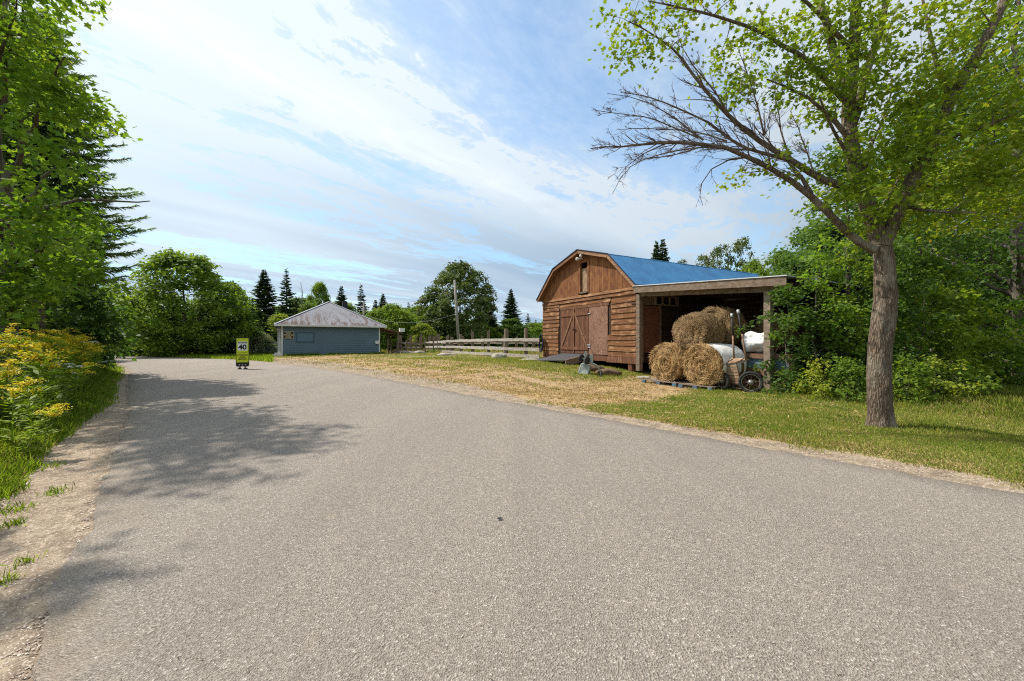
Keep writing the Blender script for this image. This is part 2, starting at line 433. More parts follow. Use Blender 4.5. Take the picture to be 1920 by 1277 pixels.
class MB:
    def __init__(s):
        s.v = []
        s.f = []

    def add(s, vs, fs):
        n = len(s.v)
        s.v += [tuple(p) for p in vs]
        s.f += [tuple(i + n for i in f) for f in fs]
        return s

    def hexa(s, c):
        """8 corners: bottom ring 0-3 then top ring 4-7"""
        return s.add(c, [(3, 2, 1, 0), (4, 5, 6, 7), (0, 1, 5, 4), (1, 2, 6, 5), (2, 3, 7, 6), (3, 0, 4, 7)])

    def box(s, x0, x1, y0, y1, z0, z1):
        return s.hexa([(x0, y0, z0), (x1, y0, z0), (x1, y1, z0), (x0, y1, z0), (x0, y0, z1), (x1, y0, z1), (x1, y1, z1), (x0, y1, z1)])

    def beam(s, p, q, wdt, hgt, up=(0, 0, 1)):
        """rectangular bar from p to q; hgt along up"""
        p, q, up = Vector(p), Vector(q), Vector(up)
        d = (q - p).normalized()
        sd = d.cross(up).normalized() * (wdt / 2)
        u = sd.cross(d).normalized() * (hgt / 2)
        return s.hexa([p - sd - u, p + sd - u, q + sd - u, q - sd - u, p - sd + u, p + sd + u, q + sd + u, q - sd + u])

    def tube(s, pts, rad, n=8, cap=True, jitter=0.0, rg=None):
        pts = [Vector(p) for p in pts]
        if isinstance(rad, (int, float)):
            rad = [rad] * len(pts)
        up = Vector((0.13, 0.21, 0.97)).normalized()
        base = len(s.v)
        prev = None
        for i, p in enumerate(pts):
            d = (pts[min(i + 1, len(pts) - 1)] - pts[max(i - 1, 0)])
            if d.length < 1e-9:
                d = Vector((0, 0, 1))
            d.normalize()
            if prev is None:
                a = up.cross(d)
                if a.length < 0.2:
                    a = Vector((1, 0, 0)).cross(d)
            else:
                a = prev - d * prev.dot(d)
            a.normalize()
            prev = a
            b_ = d.cross(a)
            for j in range(n):
                t = 2 * math.pi * j / n
                r_ = rad[i] * (1 + (rg.uniform(-jitter, jitter) if rg else 0))
                s.v.append(tuple(p + (a * math.cos(t) + b_ * math.sin(t)) * r_))
        for i in range(len(pts) - 1):
            for j in range(n):
                k = (j + 1) % n
                s.f.append((base + i * n + j, base + i * n + k, base + (i + 1) * n + k, base + (i + 1) * n + j))
        if cap:
            s.f.append(tuple(base + j for j in reversed(range(n))))
            s.f.append(tuple(base + (len(pts) - 1) * n + j for j in range(n)))
        return s

    def ring(s, c, ax, R0, r0, n=32, m=8, sx=1.0):
        """torus about axis ax at c"""
        c, ax = Vector(c), Vector(ax).normalized()
        a = ax.orthogonal().normalized()
        b_ = ax.cross(a)
        base = len(s.v)
        for i in range(n):
            t = 2 * math.pi * i / n
            rd = a * math.cos(t) * sx + b_ * math.sin(t)
            for j in range(m):
                u = 2 * math.pi * j / m
                s.v.append(tuple(c + rd * (R0 + r0 * math.cos(u)) + ax * r0 * math.sin(u)))
        for i in range(n):
            for j in range(m):
                s.f.append((base + i * m + j, base + ((i + 1) % n) * m + j, base + ((i + 1) % n) * m + (j + 1) % m, base + i * m + (j + 1) % m))
        return s

    def build(s, name, mat, parent=None, smooth=False, loc=None, rotz=None, bevel=0.0):
        me = bpy.data.meshes.new(name)
        me.from_pydata(s.v, [], s.f)
        me.update()
        if smooth:
            for p in me.polygons:
                p.use_smooth = True
        o = link(name, me, mat, parent, loc, rotz)
        if bevel:
            md = o.modifiers.new('bevel', 'BEVEL')
            md.width = bevel
            md.segments = 2
            md.limit_method = 'ANGLE'
        return o


def pieces(name, boxes, mat, parent):
    """boxes of one kind, each a mesh of its own"""
    out = []
    for q in boxes:
        mb = MB(); mb.box(*q)
        out.append(mb.build(name, mat, parent))
    return out


def text(name, s_, size, loc, mat, parent, rot=(R(90), 0, 0), bold=0.0, extrude=0.004, sx=1.0):
    cu = bpy.data.curves.new(name, 'FONT')
    cu.body = s_
    cu.size = size
    cu.align_x = 'CENTER'
    cu.align_y = 'CENTER'
    cu.extrude = extrude
    cu.offset = bold
    tmp = bpy.data.objects.new(name, cu)
    C.objects.link(tmp)
    bpy.context.view_layer.update()
    me = bpy.data.meshes.new_from_object(tmp.evaluated_get(bpy.context.evaluated_depsgraph_get()))
    bpy.data.objects.remove(tmp)
    me.materials.clear()
    o = link(name, me, mat, parent, loc)
    o.rotation_euler = rot
    o.scale = (sx, 1, 1)
    return o


# ---- scattering of small faces (leaves, needles, straw, grass)
LEAF = {
    # maple outline, 10 corners in the xy plane, y runs to the tip
    'maple': (np.array([(0, 0, 0), (0.30, -0.06, 0.02), (0.24, 0.18, 0), (0.56, 0.34, 0.05), (0.28, 0.46, 0), (0.02, 1.0, 0.04),
                        (-0.26, 0.48, 0), (-0.56, 0.36, 0.05), (-0.25, 0.18, 0), (-0.30, -0.06, 0.02)]), [tuple(range(10))]),
    'lobe': (np.array([(0, 0, 0), (0.42, 0.22, 0.05), (0.24, 0.5, 0.0), (0, 1, -0.08), (-0.26, 0.52, 0.0), (-0.4, 0.2, 0.05)]), [tuple(range(6))]),
    'oval': (np.array([(0, 0, 0), (0.30, 0.42, 0.06), (0, 1, 0), (-0.30, 0.42, 0.06)]), [(0, 1, 2, 3)]),
    'slim': (np.array([(0, 0, 0), (0.13, 0.5, 0.04), (0, 1, 0), (-0.13, 0.5, 0.04)]), [(0, 1, 2, 3)]),
}


def scatter(P, Y, N, size, tmpl):
    """place template at P with its y axis along Y and z axis near N. size: array"""
    T, F = LEAF[tmpl] if isinstance(tmpl, str) else tmpl
    F = np.array(F)
    Y = Y / (np.linalg.norm(Y, axis=1, keepdims=True) + 1e-9)
    X = np.cross(Y, N)
    X /= (np.linalg.norm(X, axis=1, keepdims=True) + 1e-9)
    Z = np.cross(X, Y)
    s_ = np.asarray(size).reshape(-1, 1, 1)
    V = P[:, None, :] + s_ * (T[None, :, 0:1] * X[:, None, :] + T[None, :, 1:2] * Y[:, None, :] + T[None, :, 2:3] * Z[:, None, :])
    k = len(T)
    FF = (F[None] + (np.arange(len(P)) * k)[:, None, None]).reshape(-1, F.shape[1])
    return V.reshape(-1, 3), FF


def leaves_mesh(name, P, size, tmpl, rg, up=0.9, out=None, outw=0.5, droop=0.35):
    n = len(P)
    N = rg.normal(size=(n, 3)) * 0.55
    N[:, 2] += up
    if out is not None:
        N += out * outw
    Y = rg.normal(size=(n, 3))
    Y[:, 2] = Y[:, 2] * 0.4 - droop
    if out is not None:
        Y += out * 0.6
    sz = size * rg.uniform(0.65, 1.25, n)
    V, F = scatter(P, Y, N, sz, tmpl)
    return fast_mesh(name, V, F)


# ---------------------------------------------------------------- the lie of the land
RIGHT = np.array([(60, -44), (14, -6.5), (4.9, 2.75), (4.27, 3.33), (3.61, 4.22), (2.9, 4.93), (1.96, 6.1), (0.42, 7.83), (-1.47, 10.0), (-5.0, 14.3),
                  (-9.0, 18.6), (-13.3, 22.6), (-16.7, 25.4), (-19.5, 27.2), (-24, 29.2), (-30, 32.4), (-45, 38), (-80, 48)], float)
LEFT = np.array([(50, -52), (10, -13), (0.2, -1.0), (-1.35, 0.9), (-2.0, 1.64), (-2.37, 2.06), (-2.9, 2.68), (-3.75, 3.64), (-5.05, 5.06), (-6.7, 6.9), (-8.8, 9.07),
                 (-11.9, 12.3), (-15.1, 15.7), (-18.6, 19.2), (-22.1, 22.4), (-25, 24.4), (-32, 27.4), (-46, 32), (-80, 41)], float)


def sdist(X, Y, line):
    """signed distance to the polyline, positive on its right hand side (towards the barn)"""
    X = np.asarray(X, float); Y = np.asarray(Y, float)
    best = np.full(X.shape, 1e9); sg = np.ones(X.shape)
    for (ax, ay), (bx, by) in zip(line[:-1], line[1:]):
        dx, dy = bx - ax, by - ay
        L2 = dx * dx + dy * dy
        t = np.clip(((X - ax) * dx + (Y - ay) * dy) / L2, 0, 1)
        ex, ey = X - ax - t * dx, Y - ay - t * dy
        d = ex * ex + ey * ey
        c = dx * ey - dy * ex
        m_ = d < best
        best = np.where(m_, d, best)
        sg = np.where(m_, np.where(c < 0, 1.0, -1.0), sg)
    return np.sqrt(best) * sg


def S(x, a, b_):
    t = np.clip((np.asarray(x, float) - a) / (b_ - a), 0, 1)
    return t * t * (3 - 2 * t)


def hz(X, Y):
    X = np.asarray(X, float); Y = np.asarray(Y, float)
    u = (X + Y - 8.2) / 1.4142
    v = (X - Y) / 1.4142
    z = -0.26 * S(u, 0.3, 4.5) * (1 - S(-v, 7.2, 10.5))
    z = z + 0.17 * S(-v, 9.5, 15) * S(u, 1.5, 7.5) * (1 - S(-v, 24, 44))
    z = z - 0.12 * S(-v, 30, 48) * S(u, 4, 12)
    ul = -(X + Y) / 1.4142
    z = z + 0.10 * S(ul, 1.0, 5.0)
    z = z + 0.035 * (np.sin(X * 0.9 + Y * 0.4) * np.sin(Y * 0.7 - X * 0.3)) * S(np.abs(u + 3.2), 3.6, 6.0)
    return z


def hz1(x, y):
    return float(hz(np.array([x]), np.array([y]))[0])


def wx(px, Y):
    """world X of an image column at depth Y"""
    return (px - 960.0) / FPX * Y


def wz(py, Y):
    return HC - (py - 638.5) / FPX * Y


def gpt(px, py, Y):
    return Vector((wx(px, Y), Y, wz(py, Y)))


def masks(X, Y):
    """(grass, gravel, straw) cover of the ground"""
    u = sdist(X, Y, RIGHT)
    v = (np.asarray(X) - np.asarray(Y)) / 1.4142
    ul = -sdist(X, Y, LEFT)
    gx = S(v, -5.4, -3.9) * S(u, 0.30, 0.75)
    gx = np.maximum(gx, S(u, 4.8, 7.6) * S(-v, 7.0, 9.0) * 0.75)
    gx = np.maximum(gx, 0.25 * S(u, 1.2, 3.5) * S(-v, 9, 13))
    gx = np.maximum(gx, S(u, 14, 18))
    gx = np.maximum(gx, S(-v, 30, 34) * S(u, 1.0, 2.0) * 0.8)
    thr = 0.52 - 0.40 * S(np.asarray(Y, float), 4.0, 9.0)
    gl = S(ul, thr, thr + 0.4)
    grass = np.where(u > 0, gx, gl)
    gw = 0.45 + 0.9 * S(-v, 5.0, 9.0) + 1.0 * S(-v, 16, 24)
    grav = np.where(u > 0, 1 - S(u, gw * 0.6, gw * 1.3), 1 - S(ul, thr + 0.1, thr + 0.5))
    straw = np.where(u > 0, S(u, gw * 0.7, gw * 1.5) * (1 - 0.75 * gx) * (1 - S(u, 13, 17)), 0)
    return np.clip(grass, 0, 1), np.clip(grav, 0, 1), np.clip(straw, 0, 1)


def terrain():
    xs = np.unique(np.concatenate([np.linspace(-700, -60, 26), np.linspace(-60, -16, 70), np.linspace(-16, 16, 215), np.linspace(16, 50, 50), np.linspace(50, 700, 26)]))
    ys = np.unique(np.concatenate([np.linspace(-40, -4, 16), np.linspace(-4, 24, 185), np.linspace(24, 60, 90), np.linspace(60, 1500, 34)]))
    XX, YY = np.meshgrid(xs, ys)
    Z = hz(XX, YY) - 0.0
    # the road bed is cut a little below its asphalt
    inroad = (sdist(XX, YY, RIGHT) < -0.12) & (-sdist(XX, YY, LEFT) < -0.12)
    Z = np.where(inroad, Z - 0.03, Z)
    V = np.stack([XX, YY, Z], -1).reshape(-1, 3)
    nx, ny = len(xs), len(ys)
    i = np.arange(nx * ny).reshape(ny, nx)
    F = np.stack([i[:-1, :-1], i[:-1, 1:], i[1:, 1:], i[1:, :-1]], -1).reshape(-1, 4)
    me = fast_mesh('ground', V, F, True)
    g, gr, stw = masks(XX.ravel(), YY.ravel())
    at = me.color_attributes.new('cover', 'FLOAT_COLOR', 'POINT')
    arr = np.stack([g, gr, stw, np.ones_like(g)], -1).astype(np.float32)
    at.data.foreach_set('color', arr.ravel())
    return me


m, t, b = new_mat('ground_soil_grass')
co = worldco(t)
at = t.node('ShaderNodeVertexColor', layer_name='cover')
sc = t.node('ShaderNodeSeparateColor', {0: at.outputs[0]})
n_big = t.noise(co, 0.8, 5, 0.6)
n_mid = t.noise(co, 4.5, 6, 0.65)
n_fine = t.noise(co, 42, 4, 0.7)
peb = t.node('ShaderNodeTexVoronoi', {'Vector': co, 'Scale': 38.0})
pebr = t.node('ShaderNodeSeparateColor', {0: peb.outputs['Color']}).outputs[0]
soil = t.mix(n_mid, (0.30, 0.20, 0.115), (0.44, 0.32, 0.20))
soil = t.mix(t.ramp(n_big, [(0.38, 0.0), (0.6, 0.8)]), soil, (0.33, 0.245, 0.17))
gravel = t.mix(pebr, (0.25, 0.185, 0.125), (0.42, 0.33, 0.235))
gravel = t.mix(t.ramp(n_mid, [(0.45, 0.0), (0.62, 0.65)]), gravel, (0.15, 0.11, 0.08))
gravel = t.mix(t.ramp(n_fine, [(0.30, 1.0), (0.42, 0.0)]), gravel, (0.10, 0.075, 0.055))
litter0 = t.mix(t.ramp(t.noise(t.mapping(co, scale=(1, 2.2, 1), rot=(0, 0, 0.6)), 26, 5, 0.75), [(0.35, 0.0), (0.65, 1.0)]), (0.27, 0.17, 0.07), (0.56, 0.41, 0.20))
litter = t.mix(t.ramp(n_big, [(0.42, 0.75), (0.62, 0.0)]), litter0, soil)
turf = t.mix(n_mid, (0.075, 0.105, 0.022), (0.17, 0.185, 0.04))
turf = t.mix(t.ramp(n_big, [(0.45, 0.0), (0.68, 0.75)]), turf, (0.31, 0.245, 0.095))


def edge(mask, amt=0.5):
    return t.ramp(t.math('ADD', mask, t.math('MULTIPLY', t.math('SUBTRACT', t.math('ADD', t.math('MULTIPLY', n_mid, 0.7), t.math('MULTIPLY', n_big, 0.3)), 0.5), amt * 2.2)), [(0.35, 0.0), (0.65, 1.0)])


c = t.mix(edge(sc.outputs[2]), soil, litter)
c = t.mix(edge(sc.outputs[1], 0.4), c, gravel)
c = t.mix(edge(sc.outputs[0]), c, turf)
t.set(b.inputs['Base Color'], c)
b.inputs['Roughness'].default_value = 0.97
b.inputs['Specular IOR Level'].default_value = 0.1
bump(t, b, t.math('ADD', t.math('MULTIPLY', n_fine, 0.6), t.math('ADD', n_mid, t.math('MULTIPLY', pebr, 0.4))), 0.8, 0.03)
M['ground'] = m
tag(link('ground', terrain(), M['ground']), kind='structure')

# ---------------------------------------------------------------- road
m, t, b = new_mat('worn_asphalt')
co = worldco(t)
v1 = t.node('ShaderNodeTexVoronoi', {'Vector': co, 'Scale': 120.0})
vr = t.node('ShaderNodeSeparateColor', {0: v1.outputs['Color']}).outputs[0]
v2 = t.node('ShaderNodeTexVoronoi', {'Vector': co, 'Scale': 230.0})
vr2 = t.node('ShaderNodeSeparateColor', {0: v2.outputs['Color']}).outputs[1]
gr = t.ramp(vr, [(0.0, (0.125, 0.102, 0.082)), (0.35, (0.225, 0.188, 0.152)), (0.75, (0.30, 0.256, 0.212)), (0.93, (0.38, 0.33, 0.275)), (1.0, (0.60, 0.55, 0.49))])
gr = t.mix(0.35, gr, t.ramp(vr2, [(0.0, (0.10, 0.085, 0.07)), (0.5, (0.26, 0.225, 0.195)), (1.0, (0.42, 0.375, 0.33))]))
nb = t.noise(t.mapping(co, rot=(0, 0, R(45)), scale=(1.0, 0.25, 1)), 0.9, 4, 0.6)
gr = t.mix(t.ramp(nb, [(0.35, 0.22), (0.65, 0.0)]), gr, (0.15, 0.13, 0.115))
pit = t.noise(co, 42, 6, 0.75)
gr = t.mix(t.ramp(pit, [(0.29, 0.85), (0.39, 0.0)]), gr, (0.055, 0.045, 0.037))
sp = t.noise(co, 5, 5, 0.6)
gr = t.mix(t.ramp(sp, [(0.63, 0.0), (0.72, 0.25)]), gr, (0.36, 0.28, 0.19))
gr = t.mix(1.0, gr, (1.23, 1.205, 1.175), 'MULTIPLY')
ed = t.node('ShaderNodeSeparateColor', {0: t.node('ShaderNodeVertexColor', layer_name='edge').outputs[0]}).outputs[0]
sand = t.math('MULTIPLY', ed, t.math('ADD', t.noise(co, 2.0, 6, 0.7), t.math('MULTIPLY', t.noise(co, 30, 4, 0.7), 0.6)))
gr = t.mix(t.ramp(sand, [(0.66, 0.0), (0.92, 0.65)]), gr, (0.34, 0.26, 0.18))
trk = t.noise(t.mapping(co, rot=(0, 0, R(45)), scale=(1.6, 0.06, 1)), 1.0, 3, 0.5)
gr = t.mix(1.0, gr, t.ramp(trk, [(0.38, 0.97), (0.62, 1.04)]), 'MULTIPLY')
t.set(b.inputs['Base Color'], gr)
b.inputs['Roughness'].default_value = 0.88
b.inputs['Specular IOR Level'].default_value = 0.3
bump(t, b, t.math('ADD', t.math('MULTIPLY', pit, 1.2), t.math('ADD', t.math('MULTIPLY', v1.outputs[0], 0.9), t.math('MULTIPLY', vr, 0.5))), 0.9, 0.012)
M['road'] = m


def resample(line, step):
    out = []
    for a, b_ in zip(line[:-1], line[1:]):
        n = max(1, int(np.hypot(*(b_ - a)) / step))
        for i in range(n):
            out.append(a + (b_ - a) * i / n)
    out.append(line[-1])
    return np.array(out)


def road():
    rg = np.random.default_rng(5)

    def smooth(L):
        L = resample(L, 0.25)
        for _ in range(12):
            L[1:-1] = (L[:-2] + 2 * L[1:-1] + L[2:]) / 4
        return L
    A, B = smooth(LEFT), smooth(RIGHT)
    n = 1400
    def par(L):
        d = np.concatenate([[0], np.cumsum(np.hypot(*(np.diff(L, axis=0).T)))])
        key = (L[:, 1] - L[:, 0])          # distance along the road heading
        q = np.concatenate([np.linspace(key[0], -3.05, 500), np.linspace(-3, 60, n), np.linspace(60.05, key[-1] - 0.5, 120)])
        return np.stack([np.interp(q, key, L[:, 0]), np.interp(q, key, L[:, 1])], -1)
    A, B = par(A), par(B)
    m_ = len(A)
    for L, sgn in ((A, 1), (B, -1)):     # ragged asphalt edge
        jit = np.array([mnoise.noise(Vector((p[0] * 1.3, p[1] * 1.3, sgn * 5))) * 0.10 + mnoise.noise(Vector((p[0] * 7, p[1] * 7, sgn))) * 0.035 for p in L])
        L += jit[:, None] * np.array([[0.7, 0.7]])
    k = 9
    ts = np.array([0, 0.004, 0.06, 0.25, 0.5, 0.75, 0.94, 0.996, 1.0])
    V = A[:, None, :] * (1 - ts)[None, :, None] + B[:, None, :] * ts[None, :, None]
    Z = np.broadcast_to(np.array([-0.03, 0.012, 0.016, 0.03, 0.04, 0.03, 0.016, 0.012, -0.03]), (m_, k))
    VV = np.concatenate([V, (Z + hz(V[..., 0], V[..., 1]))[..., None]], -1).reshape(-1, 3)
    i = np.arange(m_ * k).reshape(m_, k)
    F = np.stack([i[:-1, :-1], i[:-1, 1:], i[1:, 1:], i[1:, :-1]], -1).reshape(-1, 4)
    me = fast_mesh('road', VV, F, True)
    at = me.color_attributes.new('edge', 'FLOAT_COLOR', 'POINT')
    e_ = np.broadcast_to(np.array([1, 1, 0.75, 0, 0, 0, 0.55, 1, 1.0]), (m_, k)).ravel()
    at.data.foreach_set('color', np.stack([e_, e_, e_, np.ones_like(e_)], -1).astype(np.float32).ravel())
    return me


tag(link('road', road(), M['road']), kind='structure')

# ================================================================ THE BARN
rb = random.Random(3)
BA = Vector((5.49, 17.6, 0))
BROT = math.atan2(-0.879, 0.4766)
Bd = Vector((0.4766, -0.879, 0)); Bn = Vector((0.879, 0.4766, 0))


def bl(x, y, z=0.0):
    """barn-local to world"""
    p = BA + Bd * x + Bn * y
    return Vector((p.x, p.y, z))


W, EZ, BZ, PZ = 7.5, 3.72, 5.35, 6.0       # width, eave, break and peak heights
LEN = 11.6
barn = empty('wooden_barn', 'brown wooden barn with curved-sided blue metal roof and open lean-to full of hay bales', 'barn', (BA.x, BA.y, 0), BROT)


def clap(mb, x0, x1, z0, z1, y, th=0.035, lap=0.022, wav=0.014, axis='x', seg=14, sgn=-1):
    """one lapped board with a wavy sawn lower edge, face at y"""
    vs, fs = [], []
    ph = rb.uniform(0, 50)
    tilt = rb.uniform(-0.012, 0.012)
    for i in range(seg + 1):
        f = i / seg
        x = x0 + (x1 - x0) * f
        wv = mnoise.noise(Vector((x * 0.9, ph, 0))) * wav * 2 + tilt * (f - 0.5)
        zb, zt = z0 + wv, z1
        for (yy, z) in ((y + sgn * (th + lap), zb), (y + sgn * th * 0.4, zt), (y, zt), (y, zb)):
            vs.append((x, yy, z) if axis == 'x' else (yy, x, z))
    for i in range(seg):
        a, c = i * 4, (i + 1) * 4
        for j in range(4):
            fs.append((a + j, a + (j + 1) % 4, c + (j + 1) % 4, c + j))
    fs += [(3, 2, 1, 0), (seg * 4, seg * 4 + 1, seg * 4 + 2, seg * 4 + 3)]
    mb.add(vs, fs)


# inner shell walls behind the cladding
sh = MB()
sh.box(-W + 0.02, -0.02, 0.03, 0.12, 0.30, 3.7)                # front
sh.box(-W + 0.02, -W + 0.10, 0.12, LEN, 0.30, 3.7)             # left
sh.box(-0.10, -0.02, 0.12, LEN, 0.30, 3.7)                     # right
sh.box(-W + 0.10, -0.10, LEN - 0.1, LEN, 0.30, 3.7)            # back
sh.box(-W + 0.12, -0.12, 0.14, LEN - 0.12, 0.30, 0.38)         # floor
sh.build('inner_wall', M['darkwood'], barn)
# horizontal cladding of the front
cb_ = MB()
zs = [0.50]
while zs[-1] < 3.28:
    zs.append(zs[-1] + rb.uniform(0.205, 0.255))
zs[-1] = 3.36
for a, c in zip(zs[:-1], zs[1:]):
    clap(cb_, -W - 0.03, -5.76 + (0.05 if a > 2.0 else 0.14) * -1 + rb.uniform(-0.01, 0.01), a, c + 0.03, 0.0)
cb_.build('clapboards', M['stain'], barn)
cb_ = MB()
zs2 = [0.55]
while zs2[-1] < 3.20:
    zs2.append(zs2[-1] + rb.uniform(0.215, 0.265))
zs2[-1] = 3.36
for a, c in zip(zs2[:-1], zs2[1:]):
    clap(cb_, (-1.55 if a > 1.35 else -1.76) + rb.uniform(-0.01, 0.01), 0.0, a, c + 0.03, 0.0)
cb_.build('clapboards', M['stain'], barn)
hb = MB()
clap(hb, -W - 0.04, 0.02, 3.37, 3.54, -0.022, wav=0.005)
clap(hb, -W - 0.04, 0.02, 3.555, 3.70, -0.02, wav=0.004)
clap(hb, -5.75, -1.60, 3.16, 3.345, -0.004, wav=0.004)
hb.build('header_boards', M['stain'], barn)
sk = MB()
sk.box(-3.9, -1.9, -0.055, 0.02, 0.30, 0.56); sk.box(-1.89, 0.01, -0.052, 0.02, 0.26, 0.54); sk.box(-W, -5.6, -0.05, 0.02, 0.30, 0.49)
sk.box(-5.59, -3.91, -0.05, 0.02, 0.30, 0.55)
sk.build('skirt_boards', M['doorwood'], barn)
# dark recess strips each side of the doors
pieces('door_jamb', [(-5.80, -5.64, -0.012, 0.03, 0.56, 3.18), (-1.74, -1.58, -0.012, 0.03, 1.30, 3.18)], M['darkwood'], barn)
# vertical gable boards following the roof line
EAVES = [(-W - 0.25, EZ), (-6.02, BZ), (-3.75, PZ), (-1.45, BZ), (0.25, EZ)]


def roofz(x):
    for (xa, za), (xb, zb) in zip(EAVES[:-1], EAVES[1:]):
        if xa <= x <= xb:
            return za + (zb - za) * (x - xa) / (xb - xa)
    return EZ


gb = MB()
x = -W + 0.02
while x < -0.1:
    wd = rb.uniform(0.13, 0.19)
    x1 = min(x + wd, -0.01)
    if not (x1 > -3.99 and x < -3.30):
        z0 = 3.70 + rb.uniform(-0.01, 0.02)
        ya = -0.03 - rb.uniform(0, 0.012)
        g1, g2 = roofz(x) - 0.05, roofz(x1) - 0.05
        gb.hexa([(x, ya, z0), (x1 - 0.008, ya, z0), (x1 - 0.008, 0.02, z0), (x, 0.02, z0), (x, ya, g1), (x1 - 0.008, ya, g2), (x1 - 0.008, 0.02, g2), (x, 0.02, g1)])
    else:
        ya = -0.035
        g1, g2 = roofz(x) - 0.05, roofz(x1) - 0.05
        z0 = 5.36
        gb.hexa([(x, ya, z0), (x1 - 0.008, ya, z0), (x1 - 0.008, 0.02, z0), (x, 0.02, z0), (x, ya, g1), (x1 - 0.008, ya, g2), (x1 - 0.008, 0.02, g2), (x, 0.02, g1)])
    x = x1
gb.build('gable_boards', M['gable'], barn)
# back gable, and dark loft box behind the hatch
lf = MB()
for y0 in (0.03, LEN - 0.06):
    pts = [(-W, 3.70), (-W, EZ - 0.05), (-6.02, BZ - 0.06), (-3.75, PZ - 0.06), (-1.45, BZ - 0.06), (0, EZ - 0.05), (0, 3.70)]
    if y0 > 1:
        vs = [(p[0], y0, p[1]) for p in pts] + [(p[0], y0 + 0.05, p[1]) for p in pts]
        n_ = len(pts)
        lf.add(vs, [tuple(range(n_)), tuple(reversed(range(n_, 2 * n_)))] + [(i, i + n_, (i + 1) % n_ + n_, (i + 1) % n_) for i in range(n_)])
lf.box(-4.6, -2.7, 0.8, 0.85, 3.7, 5.7)
lf.build('loft_boards', M['darkwood'], barn)
# hatch
ht = MB(); ht.box(-3.86, -3.34, 0.04, 0.06, 3.86, 5.08); hto = ht.build('hatch_panel', plain_mat('bare_plywood', (0.34, 0.22, 0.13), 0.85, 0.35, 5), barn)
pieces('hatch_frame', [(-4.02, -3.88, -0.062, 0.05, 3.80, 5.36), (-3.31, -3.17, -0.062, 0.05, 3.80, 5.36)], M['gable'], barn)
hs = MB(); hs.box(-3.89, -3.30, -0.10, 0.02, 3.76, 3.82); hs.build('hatch_sill', M['greywood'], barn)

# double doors: leaves of vertical boards with ledges and braces
def door_leaf(x0, x1, flip):
    d = MB()
    xx = x0
    while xx < x1 - 0.02:
        xe = min(xx + rb.uniform(0.12, 0.17), x1)
        d.box(xx, xe - 0.006, -0.05 - rb.uniform(0, 0.006), -0.01, 0.62, 2.98)
        xx = xe
    leaf = d.build('barn_door', M['doorwood'], barn)
    pieces('door_ledge', [(x0 + 0.02, x1 - 0.02, -0.085, -0.058, 2.62, 2.80), (x0 + 0.02, x1 - 0.02, -0.085, -0.058, 0.80, 0.96)], M['doorwood'], leaf)
    g_ = MB()
    p, q = ((x0 + 0.09, -0.072, 0.97), (x1 - 0.12, -0.072, 2.61)) if not flip else ((x1 - 0.09, -0.072, 0.97), (x0 + 0.12, -0.072, 2.61))
    g_.beam(p, q, 0.024, 0.10, up=(1, 0, 0)) if False else g_.beam(p, q, 0.10, 0.024, up=(0, -1, 0))
    g_.build('door_brace', M['trimwood'], leaf)
    return leaf


dl = door_leaf(-5.62, -4.44, False)
dr = door_leaf(-4.38, -3.22, True)
st_ = MB(); st_.box(-4.45, -4.37, -0.105, -0.05, 1.95, 3.0); st_.build('cover_strip', M['trimwood'], dl)
st_ = MB(); st_.box(-4.45, -4.37, -0.10, -0.05, 0.62, 1.94); st_.build('cover_strip', M['doorwood'], dl)
la = MB(); la.beam((-4.56, -0.12, 2.0), (-4.25, -0.12, 1.95), 0.03, 0.05); la.tube([(-4.42, -0.11, 2.02), (-4.36, -0.15, 1.92), (-4.40, -0.12, 1.86)], 0.018, 6)
la.build('latch', M['rust'], dl)
ob = MB(); ob.box(-3.20, -1.79, -0.045, -0.01, 0.60, 3.13); ob.build('strand_board_panel', M['osb'], barn)
pieces('hinge', [(-3.28, -3.05, -0.075, -0.047, z, z + 0.05) for z in (2.65, 1.05, 0.93)], M['galv'], barn)
lt = MB(); lt.box(-5.7, -1.7, -0.058, -0.01, 3.00, 3.14); lt.build('door_lintel', M['doorwood'], barn)
# small bracket at the corner
bk = MB(); bk.beam((-0.25, -0.08, 2.98), (0.0, -0.08, 2.94), 0.04, 0.06); bk.build('bracket', M['rust'], barn)
# corner post between barn and lean-to, pier
cp = MB(); cp.box(0.03, 0.24, -0.06, 0.13, -0.03, 3.33); cp.build('corner_post', M['greywood'], barn)
pieces('foundation_pier', [(-0.48, -0.26, -0.02, 0.22, -0.16, 0.26), (-W + 0.02, -W + 0.5, -0.1, 0.3, 0.0, 0.30), (-3.0, -2.75, 3.0, 3.3, -0.2, 0.3), (-0.3, -0.05, 5.0, 5.3, -0.2, 0.3)], M['doorwood'], barn)

# right side wall seen inside the lean-to
rw = MB()
zz_ = 0.35
while zz_ < 3.6:
    ze = zz_ + rb.uniform(0.2, 0.26)
    clap(rw, 1.55, 9.5, zz_, min(ze, 3.62) + 0.02, -0.02, axis='y', sgn=1, seg=6)
    zz_ = ze
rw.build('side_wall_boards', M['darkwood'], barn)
rw2 = MB(); rw2.box(-0.015, 0.03, 0.14, 1.55, 2.90, 3.62); rw2.box(-0.015, 0.03, 0.14, 0.42, 0.35, 2.90); rw2.build('side_wall_panel', M['greywood'], barn)
sd = MB(); sd.box(0.0, 0.05, 0.45, 1.42, 0.76, 2.86); sdo = sd.build('side_door', M['reddoor'], barn)
sf = MB(); sf.box(0.0, 0.075, 1.425, 1.50, 0.7, 2.88); sf.build('door_frame', M['greywood'], sdo)
kn = MB(); kn.tube([(0.05, 1.30, 1.72), (0.12, 1.30, 1.72)], 0.03, 8); kn.build('door_knob', M['steel'], sdo)
wn = MB()
